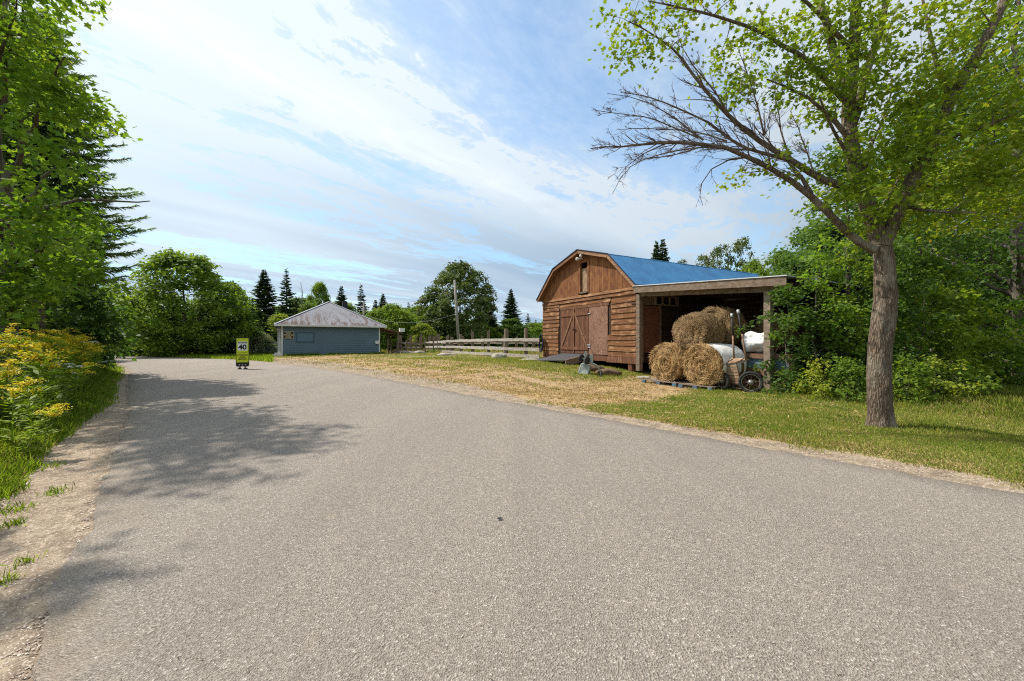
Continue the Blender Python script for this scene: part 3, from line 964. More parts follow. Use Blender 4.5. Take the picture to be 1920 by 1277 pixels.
for (y0, y1, z0, z1) in ((1.08, 2.62, 3.30, 3.36), (1.08, 2.62, 2.90, 2.96), (1.08, 1.15, 2.96, 3.30), (1.55, 1.60, 2.96, 3.30), (2.02, 2.07, 2.96, 3.30), (2.45, 2.62, 2.96, 3.30)):
    wn.box(0.035, 0.11, y0, y1, z0, z1)
wno = wn.build('side_window', M['greywood'], barn)
wg = MB(); wg.box(0.03, 0.05, 1.12, 2.5, 2.93, 3.33); wg.build('window_glass', M['glass'], wno)

# ---- roof: corrugated sheets over four slopes
def slope(mb, a, c, y0, y1, up=0.02, rib=0.20):
    """a,c = (x,z) lower/upper ends; ribs run down the slope"""
    ax, az = a; cx, cz = c
    nx, nz = (az - cz), (cx - ax)
    l_ = math.hypot(nx, nz); nx /= l_; nz /= l_
    if nz < 0: nx, nz = -nx, -nz
    prof = []
    y = y0
    while y < y1:
        for dy, h in ((0, 0), (0.075, 0.0), (0.09, 0.013), (0.105, 0.013), (0.12, 0.0)):
            if y + dy <= y1: prof.append((y + dy, h))
        y += rib
    prof.append((y1, 0))
    segs = 10
    base = len(mb.v)
    for i in range(segs + 1):
        f = i / segs
        for (yy, h) in prof:
            k = up + h + 0.008 * mnoise.noise(Vector((yy * 0.8, f * 3, ax)))
            mb.v.append((ax + (cx - ax) * f + nx * k, yy, az + (cz - az) * f + nz * k))
    n_ = len(prof)
    for i in range(segs):
        for j in range(n_ - 1):
            q = (base + i * n_ + j, base + i * n_ + j + 1, base + (i + 1) * n_ + j + 1, base + (i + 1) * n_ + j)
            mb.f.append(q)


YO = -0.34
rf = MB()
slope(rf, EAVES[0], EAVES[1], YO, LEN + 0.2)
slope(rf, (-6.02 - 0.03, BZ - 0.01), EAVES[2], YO, LEN + 0.2, 0.03)
slope(rf, (-1.45 + 0.03, BZ - 0.01), EAVES[2], YO, LEN + 0.2, 0.03)
slope(rf, EAVES[4], EAVES[3], YO, LEN + 0.2)
rfo = rf.build('blue_metal_roof', M['blueroof'], barn)
rdk = MB()   # roof boards underneath
for (a, c) in zip(EAVES[:-1], EAVES[1:]):
    rdk.hexa([(a[0], YO + 0.03, a[1] - 0.05), (c[0], YO + 0.03, c[1] - 0.05), (c[0], LEN + 0.15, c[1] - 0.05), (a[0], LEN + 0.15, a[1] - 0.05),
              (a[0], YO + 0.03, a[1] - 0.005), (c[0], YO + 0.03, c[1] - 0.005), (c[0], LEN + 0.15, c[1] - 0.005), (a[0], LEN + 0.15, a[1] - 0.005)])
rdk.build('roof_boards', M['trimwood'], rfo)
edge_ = MB()
for (a, c) in zip(EAVES[:-1], EAVES[1:]):
    edge_.beam((a[0], YO - 0.02, a[1] + 0.035), (c[0], YO - 0.02, c[1] + 0.035), 0.05, 0.04)
edge_.build('roof_edge_flashing', plain_mat('dark_blue_flashing', (0.012, 0.02, 0.045), 0.5, 0.2), rfo)
fs_ = MB()
for (a, c) in zip(EAVES[:-1], EAVES[1:]):
    dx, dz = c[0] - a[0], c[1] - a[1]
    l_ = math.hypot(dx, dz); nx, nz = dz / l_, -dx / l_
    if nz > 0: nx, nz = -nx, -nz
    k = 0.155
    fs_.hexa([(a[0] + nx * k, YO - 0.012, a[1] + nz * k), (c[0] + nx * k, YO - 0.012, c[1] + nz * k), (c[0] + nx * k, YO + 0.022, c[1] + nz * k), (a[0] + nx * k, YO + 0.022, a[1] + nz * k),
              (a[0], YO - 0.012, a[1]), (c[0], YO - 0.012, c[1]), (c[0], YO + 0.022, c[1]), (a[0], YO + 0.022, a[1])])
fs_.build('rake_fascia', M['trimwood'], barn)
# floodlights
fl = MB(); fl.tube([(-3.68, -0.04, 5.60), (-3.68, -0.16, 5.58)], 0.05, 8); flo = fl.build('floodlight', M['flood'], barn, True)
for dx_, dz_, dy_ in ((-0.16, -0.02, -0.30), (0.15, 0.10, -0.28)):
    f2 = MB(); f2.tube([(-3.68, -0.14, 5.58), (-3.68 + dx_ * 0.6, -0.2, 5.58 + dz_ * 0.5), (-3.68 + dx_, dy_, 5.58 + dz_)], [0.03, 0.05, 0.095], 12)
    f2.tube([(-3.68 + dx_, dy_, 5.58 + dz_), (-3.68 + dx_ * 1.1, dy_ - 0.05, 5.58 + dz_)], [0.095, 0.07], 12)
    f2.build('lamp_head', M['flood'], flo, True)

# ---- lean-to
LX = 6.35
lr = MB()
LR0, LR1 = (0.20, 3.64), (LX, 3.22)
lr.hexa([(LR0[0], -0.42, LR0[1]), (LR1[0], -0.42, LR1[1]), (LR1[0], 6.4, LR1[1] - 0.02), (LR0[0], 6.4, LR0[1] - 0.02), (LR0[0], -0.42, LR0[1] + 0.03), (LR1[0], -0.42, LR1[1] + 0.03), (LR1[0], 6.4, LR1[1] + 0.01), (LR0[0], 6.4, LR0[1] + 0.01)])
lr.build('lean_to_roof', plain_mat('galvanised_roof_sheet', (0.62, 0.62, 0.62), 0.45, 0.25, 4), barn)
lb = MB()
lb.hexa([(0.22, -0.39, 3.36), (LX - 0.03, -0.39, 2.95), (LX - 0.03, -0.34, 2.95), (0.22, -0.34, 3.36), (0.22, -0.39, 3.635), (LX - 0.03, -0.39, 3.215), (LX - 0.03, -0.34, 3.215), (0.22, -0.34, 3.635)])
lb.build('lean_to_fascia', M['greywood'], barn)
lb2 = MB()
lb2.hexa([(0.26, -0.02, 3.22), (LX - 0.1, -0.02, 2.80), (LX - 0.1, 0.12, 2.80), (0.26, 0.12, 3.22), (0.26, -0.02, 3.48), (LX - 0.1, -0.02, 3.06), (LX - 0.1, 0.12, 3.06), (0.26, 0.12, 3.48)])
lb2.build('header_beam', M['greywood'], barn)
rr = MB()
for i in range(10):
    y = 0.3 + i * 0.62
    rr.hexa([(0.06, y, 3.44), (LX - 0.1, y, 3.02), (LX - 0.1, y + 0.05, 3.02), (0.06, y + 0.05, 3.44), (0.06, y, 3.62), (LX - 0.1, y, 3.2), (LX - 0.1, y + 0.05, 3.2), (0.06, y + 0.05, 3.62)])
rr.build('rafters', M['darkwood'], barn)
for (x, y, sz) in ((5.62, -0.02, 0.21), (5.70, 3.0, 0.2), (5.75, 5.9, 0.2)):
    p_ = MB(); p_.box(x - sz / 2, x + sz / 2, y - sz / 2, y + sz / 2, -0.35, 2.86)
    p_.build('lean_to_post', M['greywood'], barn, bevel=0.012)
bw = MB()
z = -0.1
while z < 3.3:
    bw.box(0.06, 5.9, 6.2, 6.24, z, z + 0.2); z += 0.215
z = -0.1
while z < 3.0:
    bw.box(5.86, 5.90, 2.2, 6.2, z, z + 0.2); z += 0.215
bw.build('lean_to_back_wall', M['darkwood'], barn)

# ================================================================ straw things
def strands(name, P, D, N, L, wdt, mat, parent):
    T = (np.array([(-wdt, 0, 0), (wdt, 0, 0), (wdt * 0.6, 1, 0), (-wdt * 0.6, 1, 0)]), [(0, 1, 2, 3)])
    V, F = scatter(P, D, N, L, T)
    return link(name, fast_mesh(name, V, F), mat, parent)


def hay_bale(name, label, loc, r, length, rot, seed, mat, group, squash=1.0, wrap=False, netted=False, nf=9000):
    """round bale lying on its side, axis along local y; front face at y=0"""
    rg = np.random.default_rng(seed)
    root = empty(name, label, 'hay bale', loc, rot, group)
    nr, na, nl = 12, 60, 12
    V = []
    def rad(a, y):
        return r * (1 + 0.045 * math.sin(2 * a + seed * 1.7) + 0.03 * math.sin(3 * a + seed) + 0.02 * math.sin(7 * a + 2 * seed + y * 2)) * (1 - (0.05 if abs(y - length / 2) > length * 0.46 else 0))
    sag = 0.07
    rings = []
    # front disc rings, side, back disc
    for i in range(nr):
        rings.append((i / nr, 0, 'f'))
    for i in range(nl + 1):
        rings.append((1, i / nl, 's'))
    for i in range(nr - 1, -1, -1):
        rings.append((i / nr, 1, 'b'))
    for (f, g, k) in rings:
        for j in range(na):
            a = 2 * math.pi * j / na
            y = g * length
            rr_ = rad(a, y) * max(f, 0.001)
            if netted and k == 's':
                rr_ *= (0.80 + 0.2 * S(g, 0.0, 0.35)) * (0.9 + 0.1 * S(1 - g, 0, 0.3))
            x, z = rr_ * math.cos(a), rr_ * math.sin(a)
            if netted and k == 'f':
                rr_ *= 0.80; x, z = rr_ * math.cos(a), rr_ * math.sin(a)
                y -= (0.13 * (1 - f * f)) - 0.05 * math.exp(-f * 6)
                y += 0.03 * math.sin(a * 11) * f
            elif k == 'f':
                y += 0.05 * mnoise.noise(Vector((x * 4, z * 4, seed))) + 0.025 * math.cos(f * 26) + 0.06 * (f ** 6)
            elif k == 'b':
                y += 0.05 * mnoise.noise(Vector((x * 4, z * 4, seed + 9))) - 0.06 * f ** 6
            else:
                m1 = mnoise.noise(Vector((x * 3, y * 3, z * 3 + seed))) * 0.04
                x *= 1 + m1; z *= 1 + m1
            if z < -r * 0.86:
                z = -r * 0.86 + (z + r * 0.86) * 0.3
            V.append((x * squash, y, z))
    F = []
    for i in range(len(rings) - 1):
        for j in range(na):
            k = (j + 1) % na
            F.append((i * na + j, i * na + k, (i + 1) * na + k, (i + 1) * na + j))
    me = fast_mesh('bale_core', V, F, True)
    me.flip_normals() if hasattr(me, 'flip_normals') else None
    core = link('bale_core', me, plain_mat('packed_hay_' + str(seed), tuple(c_ * (0.62 if netted else 1) for c_ in (0.27, 0.155, 0.06)), 0.95, 0.7, 16, bumps=1.0), root)
    # loose stalks
    n = nf
    a = rg.uniform(0, 2 * np.pi, n)
    f = np.sqrt(rg.uniform(0, 1, n))
    kk = 0.80 if netted else 1.0
    P = np.stack([r * kk * f * np.cos(a) * squash, np.full(n, -0.012) - (0.13 * (1 - f * f) if netted else 0) + rg.normal(0, 0.012, n) + 0.05 * f ** 6, r * kk * f * np.sin(a)], -1)
    P[:, 1] += 0.05 * np.sin(P[:, 0] * 9 + seed) * np.sin(P[:, 2] * 8 + 2 * seed) - 0.03 * np.cos(f * 20)
    P[:, 2] = np.maximum(P[:, 2], -r * 0.88)
    D = np.stack([-np.sin(a), np.zeros(n), np.cos(a)], -1) * 1.2 + rg.normal(0, 0.45, (n, 3)) * np.array([1, 0.35, 1])
    if netted:
        D = np.stack([np.cos(a), np.zeros(n), np.sin(a)], -1) * 1.0 + rg.normal(0, 0.4, (n, 3)) * np.array([1, 0.3, 1])
    N = np.zeros((n, 3)); N[:, 1] = -1; N += rg.normal(0, 0.5, (n, 3))
    n2 = int(nf * 1.1)
    a2 = rg.uniform(0, 2 * np.pi, n2); y2 = rg.uniform(0, 1, n2)
    rr_ = r * 1.01 * (((0.80 + 0.2 * S(y2, 0.0, 0.35)) * (0.9 + 0.1 * S(1 - y2, 0, 0.3))) if netted else 1)
    P2 = np.stack([rr_ * np.cos(a2) * squash, y2 * length, rr_ * np.sin(a2)], -1)
    P2[:, 2] = np.maximum(P2[:, 2], -r * 0.9)
    D2 = np.stack([-np.sin(a2), np.zeros(n2), np.cos(a2)], -1) * 1.2 + rg.normal(0, 0.3, (n2, 3))
    N2 = np.stack([np.cos(a2), np.zeros(n2), np.sin(a2)], -1) + rg.normal(0, 0.35, (n2, 3))
    if wrap:
        keep = (y2 < 0.02)
        P2, D2, N2 = P2[keep], D2[keep], N2[keep]
    P = np.concatenate([P, P2]); D = np.concatenate([D, D2]); N = np.concatenate([N, N2])
    L = rg.uniform(0.05, 0.17, len(P))
    strands('loose_stalks', P, D, N, L * (0.85 if netted else 1.15), 0.045, mat, root)
    if wrap:
        wv, wf = [], []
        nn, ny = 72, 26
        for i in range(ny + 1):
            g = i / ny
            for j in range(nn):
                a = 2 * math.pi * j / nn
                y = 0.03 + g * (length + 0.02)
                rr2 = r * 1.035 + 0.012 * mnoise.noise(Vector((a * 5, y * 9, seed))) + 0.012 * math.sin(a * 3 + y * 4)
                z = rr2 * math.sin(a)
                if z < -r * 0.86: z = -r * 0.86 + (z + r * 0.86) * 0.3
                wv.append((rr2 * math.cos(a) * squash, y + 0.03 * math.sin(a * 4 + 1) * (1 - g), z))
        for i in range(ny):
            for j in range(nn):
                k = (j + 1) % nn
                wf.append((i * nn + j, i * nn + k, (i + 1) * nn + k, (i + 1) * nn + j))
        link('plastic_wrap', fast_mesh('plastic_wrap', wv, wf, True), M['wrap'], root)
    return root


GB = 'round hay bales in and before the lean-to'
b1 = bl(2.92, -1.60, 0.50)
hay_bale('hay_bale', 'golden round hay bale on the first blue pallet, nearest the red-brown side door', b1, 0.665, 1.15, BROT, 1, M['straw'], GB)
b2 = bl(4.42, -1.62, 0.50)
hay_bale('hay_bale', 'round hay bale wrapped in white plastic round its side, on the second blue pallet', b2, 0.665, 1.3, BROT + R(2), 2, M['straw'], GB, wrap=True)
b3 = bl(3.62, -1.25, 1.53)
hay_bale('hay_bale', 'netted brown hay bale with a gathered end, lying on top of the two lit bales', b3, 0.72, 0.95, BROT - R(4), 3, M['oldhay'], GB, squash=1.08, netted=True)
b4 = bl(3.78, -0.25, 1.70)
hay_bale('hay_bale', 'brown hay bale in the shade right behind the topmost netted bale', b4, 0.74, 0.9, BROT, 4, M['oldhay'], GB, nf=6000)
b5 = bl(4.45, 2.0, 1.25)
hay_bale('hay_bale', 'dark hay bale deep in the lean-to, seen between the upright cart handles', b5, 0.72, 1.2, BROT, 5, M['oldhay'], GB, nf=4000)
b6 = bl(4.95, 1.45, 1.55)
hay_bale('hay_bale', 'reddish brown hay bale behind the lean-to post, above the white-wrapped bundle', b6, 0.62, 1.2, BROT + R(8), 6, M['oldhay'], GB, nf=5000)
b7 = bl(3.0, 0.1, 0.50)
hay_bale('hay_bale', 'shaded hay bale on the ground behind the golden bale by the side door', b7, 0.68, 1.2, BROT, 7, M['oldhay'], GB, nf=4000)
# gathered net tail and small blue tag on the netted bale
# ---- pallets
def pallet(label, lx, ly, length, depth, zb, rot=0.0):
    root = empty('pallet', label, 'pallet', bl(lx, ly, zb), BROT + rot, 'blue pallets under the hay bales')
    tp = MB(); n_ = 7
    for i in range(n_):
        y = depth * i / n_
        tp.box(0, length, y, y + depth / n_ * 0.72, 0.115, 0.138)
    tp.build('top_boards', M['greywood'], root)
    bt = MB()
    for y in (0, depth / 2 - 0.05, depth - 0.1):
        bt.box(0, length, y, y + 0.1, 0.0, 0.018)
    bt.build('bottom_boards', M['greywood'], root)
    for x in (0, length / 2 - 0.07, length - 0.15):
        for y in (-0.005, depth / 2 - 0.05, depth - 0.1):
            k = MB(); k.box(x, x + 0.15, y, y + 0.1, 0.019, 0.114)
            k.build('block', M['palletblue'], root)
    return root


pallet('blue-ended wooden pallet under the golden hay bale nearest the side door', 2.02, -1.80, 1.55, 1.25, -0.285, R(-1))
pallet('blue-ended wooden pallet under the white-wrapped hay bale beside the cart', 3.70, -1.85, 1.20, 1.25, -0.29, R(1.5))

# ---- white bundle and crate behind the cart
crate = empty('wooden_crate', 'low wooden crate with a blue-grey side panel behind the cart, by the lean-to post', 'crate', bl(4.55, 0.1, -0.27), BROT)
c1 = MB(); c1.box(0, 1.7, 0, 0.04, 0.98, 1.14); c1.box(0, 1.7, 0, 0.04, 0.44, 0.66); c1.box(0, 1.7, 0, 0.04, 0.0, 0.25); c1.box(0, 1.7, 0.04, 1.1, 1.08, 1.13)
c1.box(0, 0.1, 0.045, 0.145, 0, 1.075); c1.box(1.6, 1.7, 0.045, 0.145, 0, 1.075); c1.box(0, 0.1, 1.0, 1.1, 0, 1.075); c1.box(1.6, 1.7, 1.0, 1.1, 0, 1.075)
c1.build('crate_frame', plain_mat('brown_plank', (0.24, 0.13, 0.08), 0.8, 0.35, 4), crate)
c2_ = MB(); c2_.box(0.28, 1.58, 0.06, 0.09, 0.60, 1.04); c2_.build('blue_panel', M['bluepanel'], crate)
c3 = MB(); c3.box(0.12, 0.24, -0.01, 0.03, 0.66, 0.98); c3.build('pale_blue_block', plain_mat('pale_blue_paint', (0.28, 0.45, 0.56), 0.6, 0.2), crate)

root = empty('wrapped_bundle', 'white plastic-wrapped bundle lying on the wooden crate behind the cart handles', 'bundle', bl(4.62, 0.0, 0.87), BROT)
wv, wf = [], []
nn, ny = 48, 22
for i in range(ny + 1):
    g = i / ny
    for j in range(nn):
        a = 2 * math.pi * j / nn
        rr2 = 0.36 * (1 - 0.45 * abs(g * 2 - 1) ** 6) * (1 - 0.12 * g) * (0.001 if i in (0, ny) else 1) * (1 + 0.30 * mnoise.noise(Vector((math.cos(a) * 1.4, math.sin(a) * 1.4, g * 2.2))) + 0.07 * mnoise.noise(Vector((math.cos(a) * 5, math.sin(a) * 5, g * 9))))
        wv.append((g * 0.85, 0.42 + rr2 * 1.1 * math.cos(a), max(0.36 + rr2 * math.sin(a), 0.005)))
for i in range(ny):
    for j in range(nn):
        k = (j + 1) % nn
        wf.append((i * nn + j, (i + 1) * nn + j, (i + 1) * nn + k, i * nn + k))
link('plastic_cover', fast_mesh('plastic_cover', wv, wf, True), M['wrap'], root)

M['rimtan'] = plain_mat('dusty_rim', (0.24, 0.205, 0.165), 0.75, 0.4, 12)
# ================================================================ hand cart, tipped on end
cart = empty('hand_cart', 'old wooden slatted cart with two spoked wheels and two upright handles', 'cart', bl(5.28, -1.15, hz1(*bl(5.28, -1.15).xy)), BROT + R(12))
# local: x = across the front (to the right), y = back, z = up. wheels turn about y
def wheel(x, y, r_, ang, parent, nsp=10, disc=False):
    ax = Vector((math.sin(ang), -math.cos(ang), 0))
    c_ = Vector((x, y, r_))
    hubm = MB(); hubm.tube([c_ - ax * 0.07, c_ - ax * 0.03, c_ + ax * 0.03, c_ + ax * 0.10], [0.045, 0.085, 0.085, 0.04], 14)
    wh = hubm.build('wheel', M['steel'], parent, True)
    ty = MB(); ty.ring(c_, ax, r_ - 0.035, 0.036, 44, 10); ty.build('tyre', M['rubber'], wh, True)
    rm = MB(); rm.ring(c_, ax, r_ - 0.085, 0.016, 44, 8); rm.build('rim', M['rimtan'], wh, True)
    sp_ = MB()
    a = ax.orthogonal().normalized(); b2_ = ax.cross(a)
    for i in range(nsp):
        t_ = 2 * math.pi * i / nsp
        d_ = a * math.cos(t_) + b2_ * math.sin(t_)
        sp_.tube([c_ + d_ * 0.06, c_ + d_ * (r_ - 0.1)], 0.010, 6)
    sp_.build('spokes', M['rust'], wh)
    return wh


wheel(0.50, -0.30, 0.325, R(18), cart)
wheel(-0.36, -0.16, 0.30, R(-30), cart)
fr = MB()
fr.tube([(-0.36, -0.16, 0.30), (0.50, -0.28, 0.325)], 0.018, 8)
for (a, c) in (((-0.16, -0.14, 0.22), (-0.36, -0.16, 0.80)), ((0.24, -0.34, 0.25), (0.13, -0.36, 0.90)), ((-0.16, -0.02, 0.22), (-0.33, 0.24, 0.80)),
               ((-0.36, -0.16, 0.80), (0.13, -0.36, 0.90)), ((-0.16, -0.14, 0.22), (0.24, -0.34, 0.25)), ((-0.36, -0.16, 0.80), (-0.10, 0.05, 1.02)),
               ((0.13, -0.36, 0.90), (0.42, -0.10, 0.98)), ((-0.10, 0.05, 1.02), (0.42, -0.10, 0.98)), ((-0.10, -0.05, 1.0), (-0.30, -0.2, 0.8)), ((0.30, -0.18, 1.05), (0.10, -0.38, 0.86)),
               ((0.22, -0.36, 0.45), (0.46, -0.30, 0.36)), ((-0.2, -0.1, 0.12), (0.45, -0.34, 0.10))):
    fr.tube([a, c], 0.014, 6)
fr.build('iron_frame', M['rust'], cart)
sl_ = MB()
for i in range(7):
    f0 = i / 7; f1 = f0 + 0.115
    def q_(f, s_):
        l_ = Vector((-0.15, -0.13, 0.24)).lerp(Vector((-0.34, -0.15, 0.79)), f)
        r2 = Vector((0.22, -0.33, 0.27)).lerp(Vector((0.12, -0.35, 0.87)), f)
        return l_ if s_ == 0 else r2
    a0, a1, c0, c1_ = q_(f0, 0), q_(f1, 0), q_(f0, 1), q_(f1, 1)
    off_ = Vector((0.006, 0.022, 0))
    sl_.hexa([a0, c0, c0 + off_, a0 + off_, a1, c1_, c1_ + off_, a1 + off_])
sl_.build('front_slats', M['cartwood'], cart)
tp_ = MB()
for i in range(4):
    f0 = i / 4; f1 = f0 + 0.2
    a0 = Vector((-0.34, -0.15, 0.82)).lerp(Vector((-0.12, 0.06, 1.03)), f0); a1 = Vector((-0.34, -0.15, 0.82)).lerp(Vector((-0.12, 0.06, 1.03)), f1)
    c0 = Vector((0.13, -0.35, 0.915)).lerp(Vector((0.40, -0.10, 1.0)), f0); c1_ = Vector((0.13, -0.35, 0.915)).lerp(Vector((0.40, -0.10, 1.0)), f1)
    u_ = Vector((0, 0, 0.02))
    tp_.hexa([a0, c0, c1_, a1, a0 + u_, c0 + u_, c1_ + u_, a1 + u_])
tp_.build('top_slats', M['cartwood'], cart)
for (a, c) in (((-0.08, 0.02, 1.0), (-0.18, 0.10, 2.42)), ((0.33, -0.16, 1.0), (0.06, -0.06, 2.52))):
    a, c = Vector(a), Vector(c)
    h1 = MB(); h1.tube([a, a.lerp(c, 0.25), a.lerp(c, 0.52)], [0.030, 0.028, 0.026], 8); h1o = h1.build('handle', M['cartwood'], cart, True)
    h2 = MB(); h2.tube([a.lerp(c, 0.50), a.lerp(c, 0.7), a.lerp(c, 0.93)], [0.026, 0.029, 0.029], 8); h2.build('handle_grip', M['rubber'], h1o, True)
    h3 = MB(); h3.tube([a.lerp(c, 0.92), a.lerp(c, 1.0)], [0.042, 0.040], 10); h3.build('end_cap', M['galv'], h1o, True)

# ================================================================ ramp, tub, hose
rp = empty('loading_ramp', 'low wooden ramp with a black rubber mat before the barn double doors', 'ramp', bl(-5.6, -0.06, 0), BROT)
a_ = MB()
a_.hexa([(-0.55, -1.50, 0.165), (2.42, -1.40, 0.30), (2.45, -0.02, 0.585), (0.15, -0.02, 0.565), (-0.55, -1.50, 0.195), (2.42, -1.40, 0.33), (2.45, -0.02, 0.61), (0.15, -0.02, 0.59)])
a_.build('rubber_mat', M['mat'], rp)
a_ = MB()
a_.hexa([(2.38, -1.45, 0.03), (2.44, -1.45, 0.03), (2.47, -0.04, 0.30), (2.41, -0.04, 0.30), (2.38, -1.45, 0.29), (2.44, -1.45, 0.29), (2.47, -0.04, 0.57), (2.41, -0.04, 0.57)])
a_.build('side_board', M['greywood'], rp)
a_ = MB()
a_.hexa([(-0.3, -1.3, 0.02), (-0.24, -1.3, 0.02), (0.25, -0.04, 0.2), (0.19, -0.04, 0.2), (-0.3, -1.3, 0.17), (-0.24, -1.3, 0.17), (0.25, -0.04, 0.54), (0.19, -0.04, 0.54)])
a_.build('side_board', M['greywood'], rp)
a_ = MB(); a_.beam((2.42, -1.43, 0.325), (2.46, -0.04, 0.60), 0.07, 0.035); a_.build('edge_strip', M['cartwood'], rp)

tubx, tuby = 3.10, 16.35
tub = empty('plastic_cart', 'grey-green plastic cart lying upended with two small dark wheels, before the barn', 'cart', (tubx, tuby, hz1(tubx, tuby) - 0.02), R(-14))
u_ = MB()
u_.hexa([(-0.42, -0.16, 0), (0.02, -0.30, 0), (0.10, 0.12, 0.0), (-0.34, 0.20, 0.0), (-0.26, -0.13, 0.46), (0.14, -0.22, 0.36), (0.16, 0.10, 0.36), (-0.22, 0.16, 0.48)])
u_.build('tub_body', M['tub'], tub, bevel=0.03)
u_ = MB()
vs, fs2 = [], []
for i in range(13):
    t_ = i / 12 * math.pi * 0.62
    cx_, cz_ = 0.10 + 0.46 * math.sin(t_), 0.02 + 0.50 * math.cos(t_) - 0.04
    for y, k in ((-0.24, 1.0), (0.26, 1.0), (0.22, 0.90), (-0.20, 0.90)):
        vs.append((0.08 + (cx_ - 0.08) * k, y, (cz_) * k))
for i in range(12):
    for j in range(4):
        fs2.append((i * 4 + j, i * 4 + (j + 1) % 4, i * 4 + 4 + (j + 1) % 4, i * 4 + 4 + j))
fs2 += [(3, 2, 1, 0), (48, 49, 50, 51)]
u_.add(vs, fs2)
u_.build('curved_shell', M['tub'], tub, bevel=0.012)
u_ = MB(); u_.box(0.09, 0.22, -0.12, 0.0, 0.42, 0.82); u_.hexa([(-0.16, 0.0, 0.46), (-0.02, 0.0, 0.44), (-0.02, 0.16, 0.44), (-0.16, 0.16, 0.46), (-0.11, 0.02, 0.95), (-0.03, 0.02, 0.93), (-0.03, 0.12, 0.93), (-0.11, 0.12, 0.95)])
u_.build('upright_prong', M['tub'], tub, bevel=0.015)
for i, (x, y, z) in enumerate(((-0.24, -0.12, 0.68), (0.0, -0.26, 0.60))):
    k = MB(); ax = Vector((0.8, -0.6, 0)).normalized(); c_ = Vector((x, y, z))
    k.ring(c_, ax, 0.11, 0.05, 28, 10); k.tube([c_ - ax * 0.04, c_ + ax * 0.045], 0.075, 16)
    k.build('wheel', M['rubber'], tub, True)
k = MB(); k.tube([(-0.24, -0.12, 0.68), (0.0, -0.26, 0.60)], 0.025, 8); k.build('axle', M['tub'], tub, True)

hs_ = MB()
ch = bl(-7.42, -0.20, 1.10)
for i in range(7):
    rh = rb.uniform(0.40, 0.53)
    pts = []
    for j in range(33):
        a = 2 * math.pi * j / 32
        pts.append((0.40 * rh * math.sin(a) * rb.uniform(0.97, 1.03) + 0.02 * i - 0.05, -0.02 * i + 0.03, rh * math.cos(a) - rh + 0.50 + 0.012 * i))
    pts[-1] = pts[0]
    hs_.tube(pts, 0.019, 7, cap=False)
ho = hs_.build('garden_hose', M['hose'], None, True, loc=ch, rotz=BROT)
tag(ho, 'coiled dark blue hose hanging on the far corner of the barn by the fence', 'hose')

# ================================================================ BLUE HOUSE
HL = (-19.1, 33.0)
HR = R(30)
hx, hy = math.cos(HR), math.sin(HR)
WH = 7.9


def hl(x, y, z=0.0):
    return Vector((HL[0] + hx * x - hy * y, HL[1] + hy * x + hx * y, z))


house = empty('blue_house', 'single-storey blue-grey clapboard building with grey hipped shingle roof beyond the yellow road sign', 'building', (HL[0], HL[1], 0), HR)
sd_ = MB()
z = 0.12
while z < 2.50:
    ze = min(z + 0.185, 2.52)
    for (x0, x1) in ((0.1, WH - 0.1),):
        sd_.hexa([(x0, -0.026, z), (x1, -0.026, z), (x1, 0.05, z), (x0, 0.05, z), (x0, -0.010, ze), (x1, -0.008, ze), (x1, 0.05, ze), (x0, 0.05, ze)])
    z = ze
sd_.box(0.06, WH - 0.06, 0.06, WH, 0.1, 2.52)
sd_.build('wall', M['bluesiding'], house)
tr_ = MB()
tr_.box(0.0, 0.1, -0.045, 0.06, 0.0, 2.5); tr_.box(WH - 0.1, WH, -0.045, 0.06, 0.0, 2.5)
tr_.box(-0.03, 0.055, 0.07, 0.2, 0.0, 2.5)
tr_.build('corner_trim', M['white'], house)
fo = MB(); fo.box(0.05, WH - 0.05, 0.02, WH, -0.3, 0.095); fo.build('foundation', M['darkwood'], house)
fo = MB(); fo.beam((3.4, -0.10, 0.0), (8.6, -0.10, 0.02), 0.12, 0.12); fo.build('sill_timber', M['fencewood'], house)
wnd = MB()
for (x0, x1, z0, z1) in ((1.08, 2.42, 1.93, 1.99), (1.08, 2.42, 1.16, 1.22), (1.08, 1.14, 1.22, 1.93), (2.36, 2.42, 1.22, 1.93)):
    wnd.box(x0, x1, -0.065, -0.01, z0, z1)
wo_ = wnd.build('boarded_window', plain_mat('dark_blue_trim', (0.045, 0.085, 0.125), 0.6, 0.1), house)
wp = MB(); wp.box(1.15, 2.35, -0.047, -0.02, 1.225, 1.925); wp.box(2.02, 2.05, -0.052, -0.02, 1.3, 1.85); wp.build('shutter_panel', plain_mat('blue_panel_paint', (0.092, 0.165, 0.225), 0.6, 0.1), wo_)
# hipped roof
OV = 0.5
a0, a1, a2, a3 = (-OV, -OV), (WH + OV, -OV), (WH + OV, WH + OV), (-OV, WH + OV)
ap = (WH / 2, WH / 2, 5.02)
ez0 = 2.62
vs = [(*a0, ez0), (*a1, ez0), (*a2, ez0), (*a3, ez0), ap]
rm_ = MB(); rm_.add(vs, [(0, 1, 4), (1, 2, 4), (2, 3, 4), (3, 0, 4), (3, 2, 1, 0)])
rfh = rm_.build('hipped_roof', M['shingle'], house)
hp = MB()
for p in vs[:4]:
    hp.beam(Vector(p) + Vector((0, 0, 0.02)), Vector(ap) + Vector((0, 0, 0.02)), 0.16, 0.04)
hp.build('hip_cap', plain_mat('ridge_shingle', (0.42, 0.42, 0.45), 0.9, 0.2), rfh)
fa = MB()
for p, q in ((0, 1), (1, 2), (2, 3), (3, 0)):
    fa.beam(Vector(vs[p]) - Vector((0, 0, 0.07)), Vector(vs[q]) - Vector((0, 0, 0.07)), 0.05, 0.14)
fa.build('eave_fascia', M['white'], house)
ch_ = MB(); ch_.box(5.3, 5.75, 4.9, 5.35, 3.9, 5.25); ch_.build('chimney', M['black'], house)
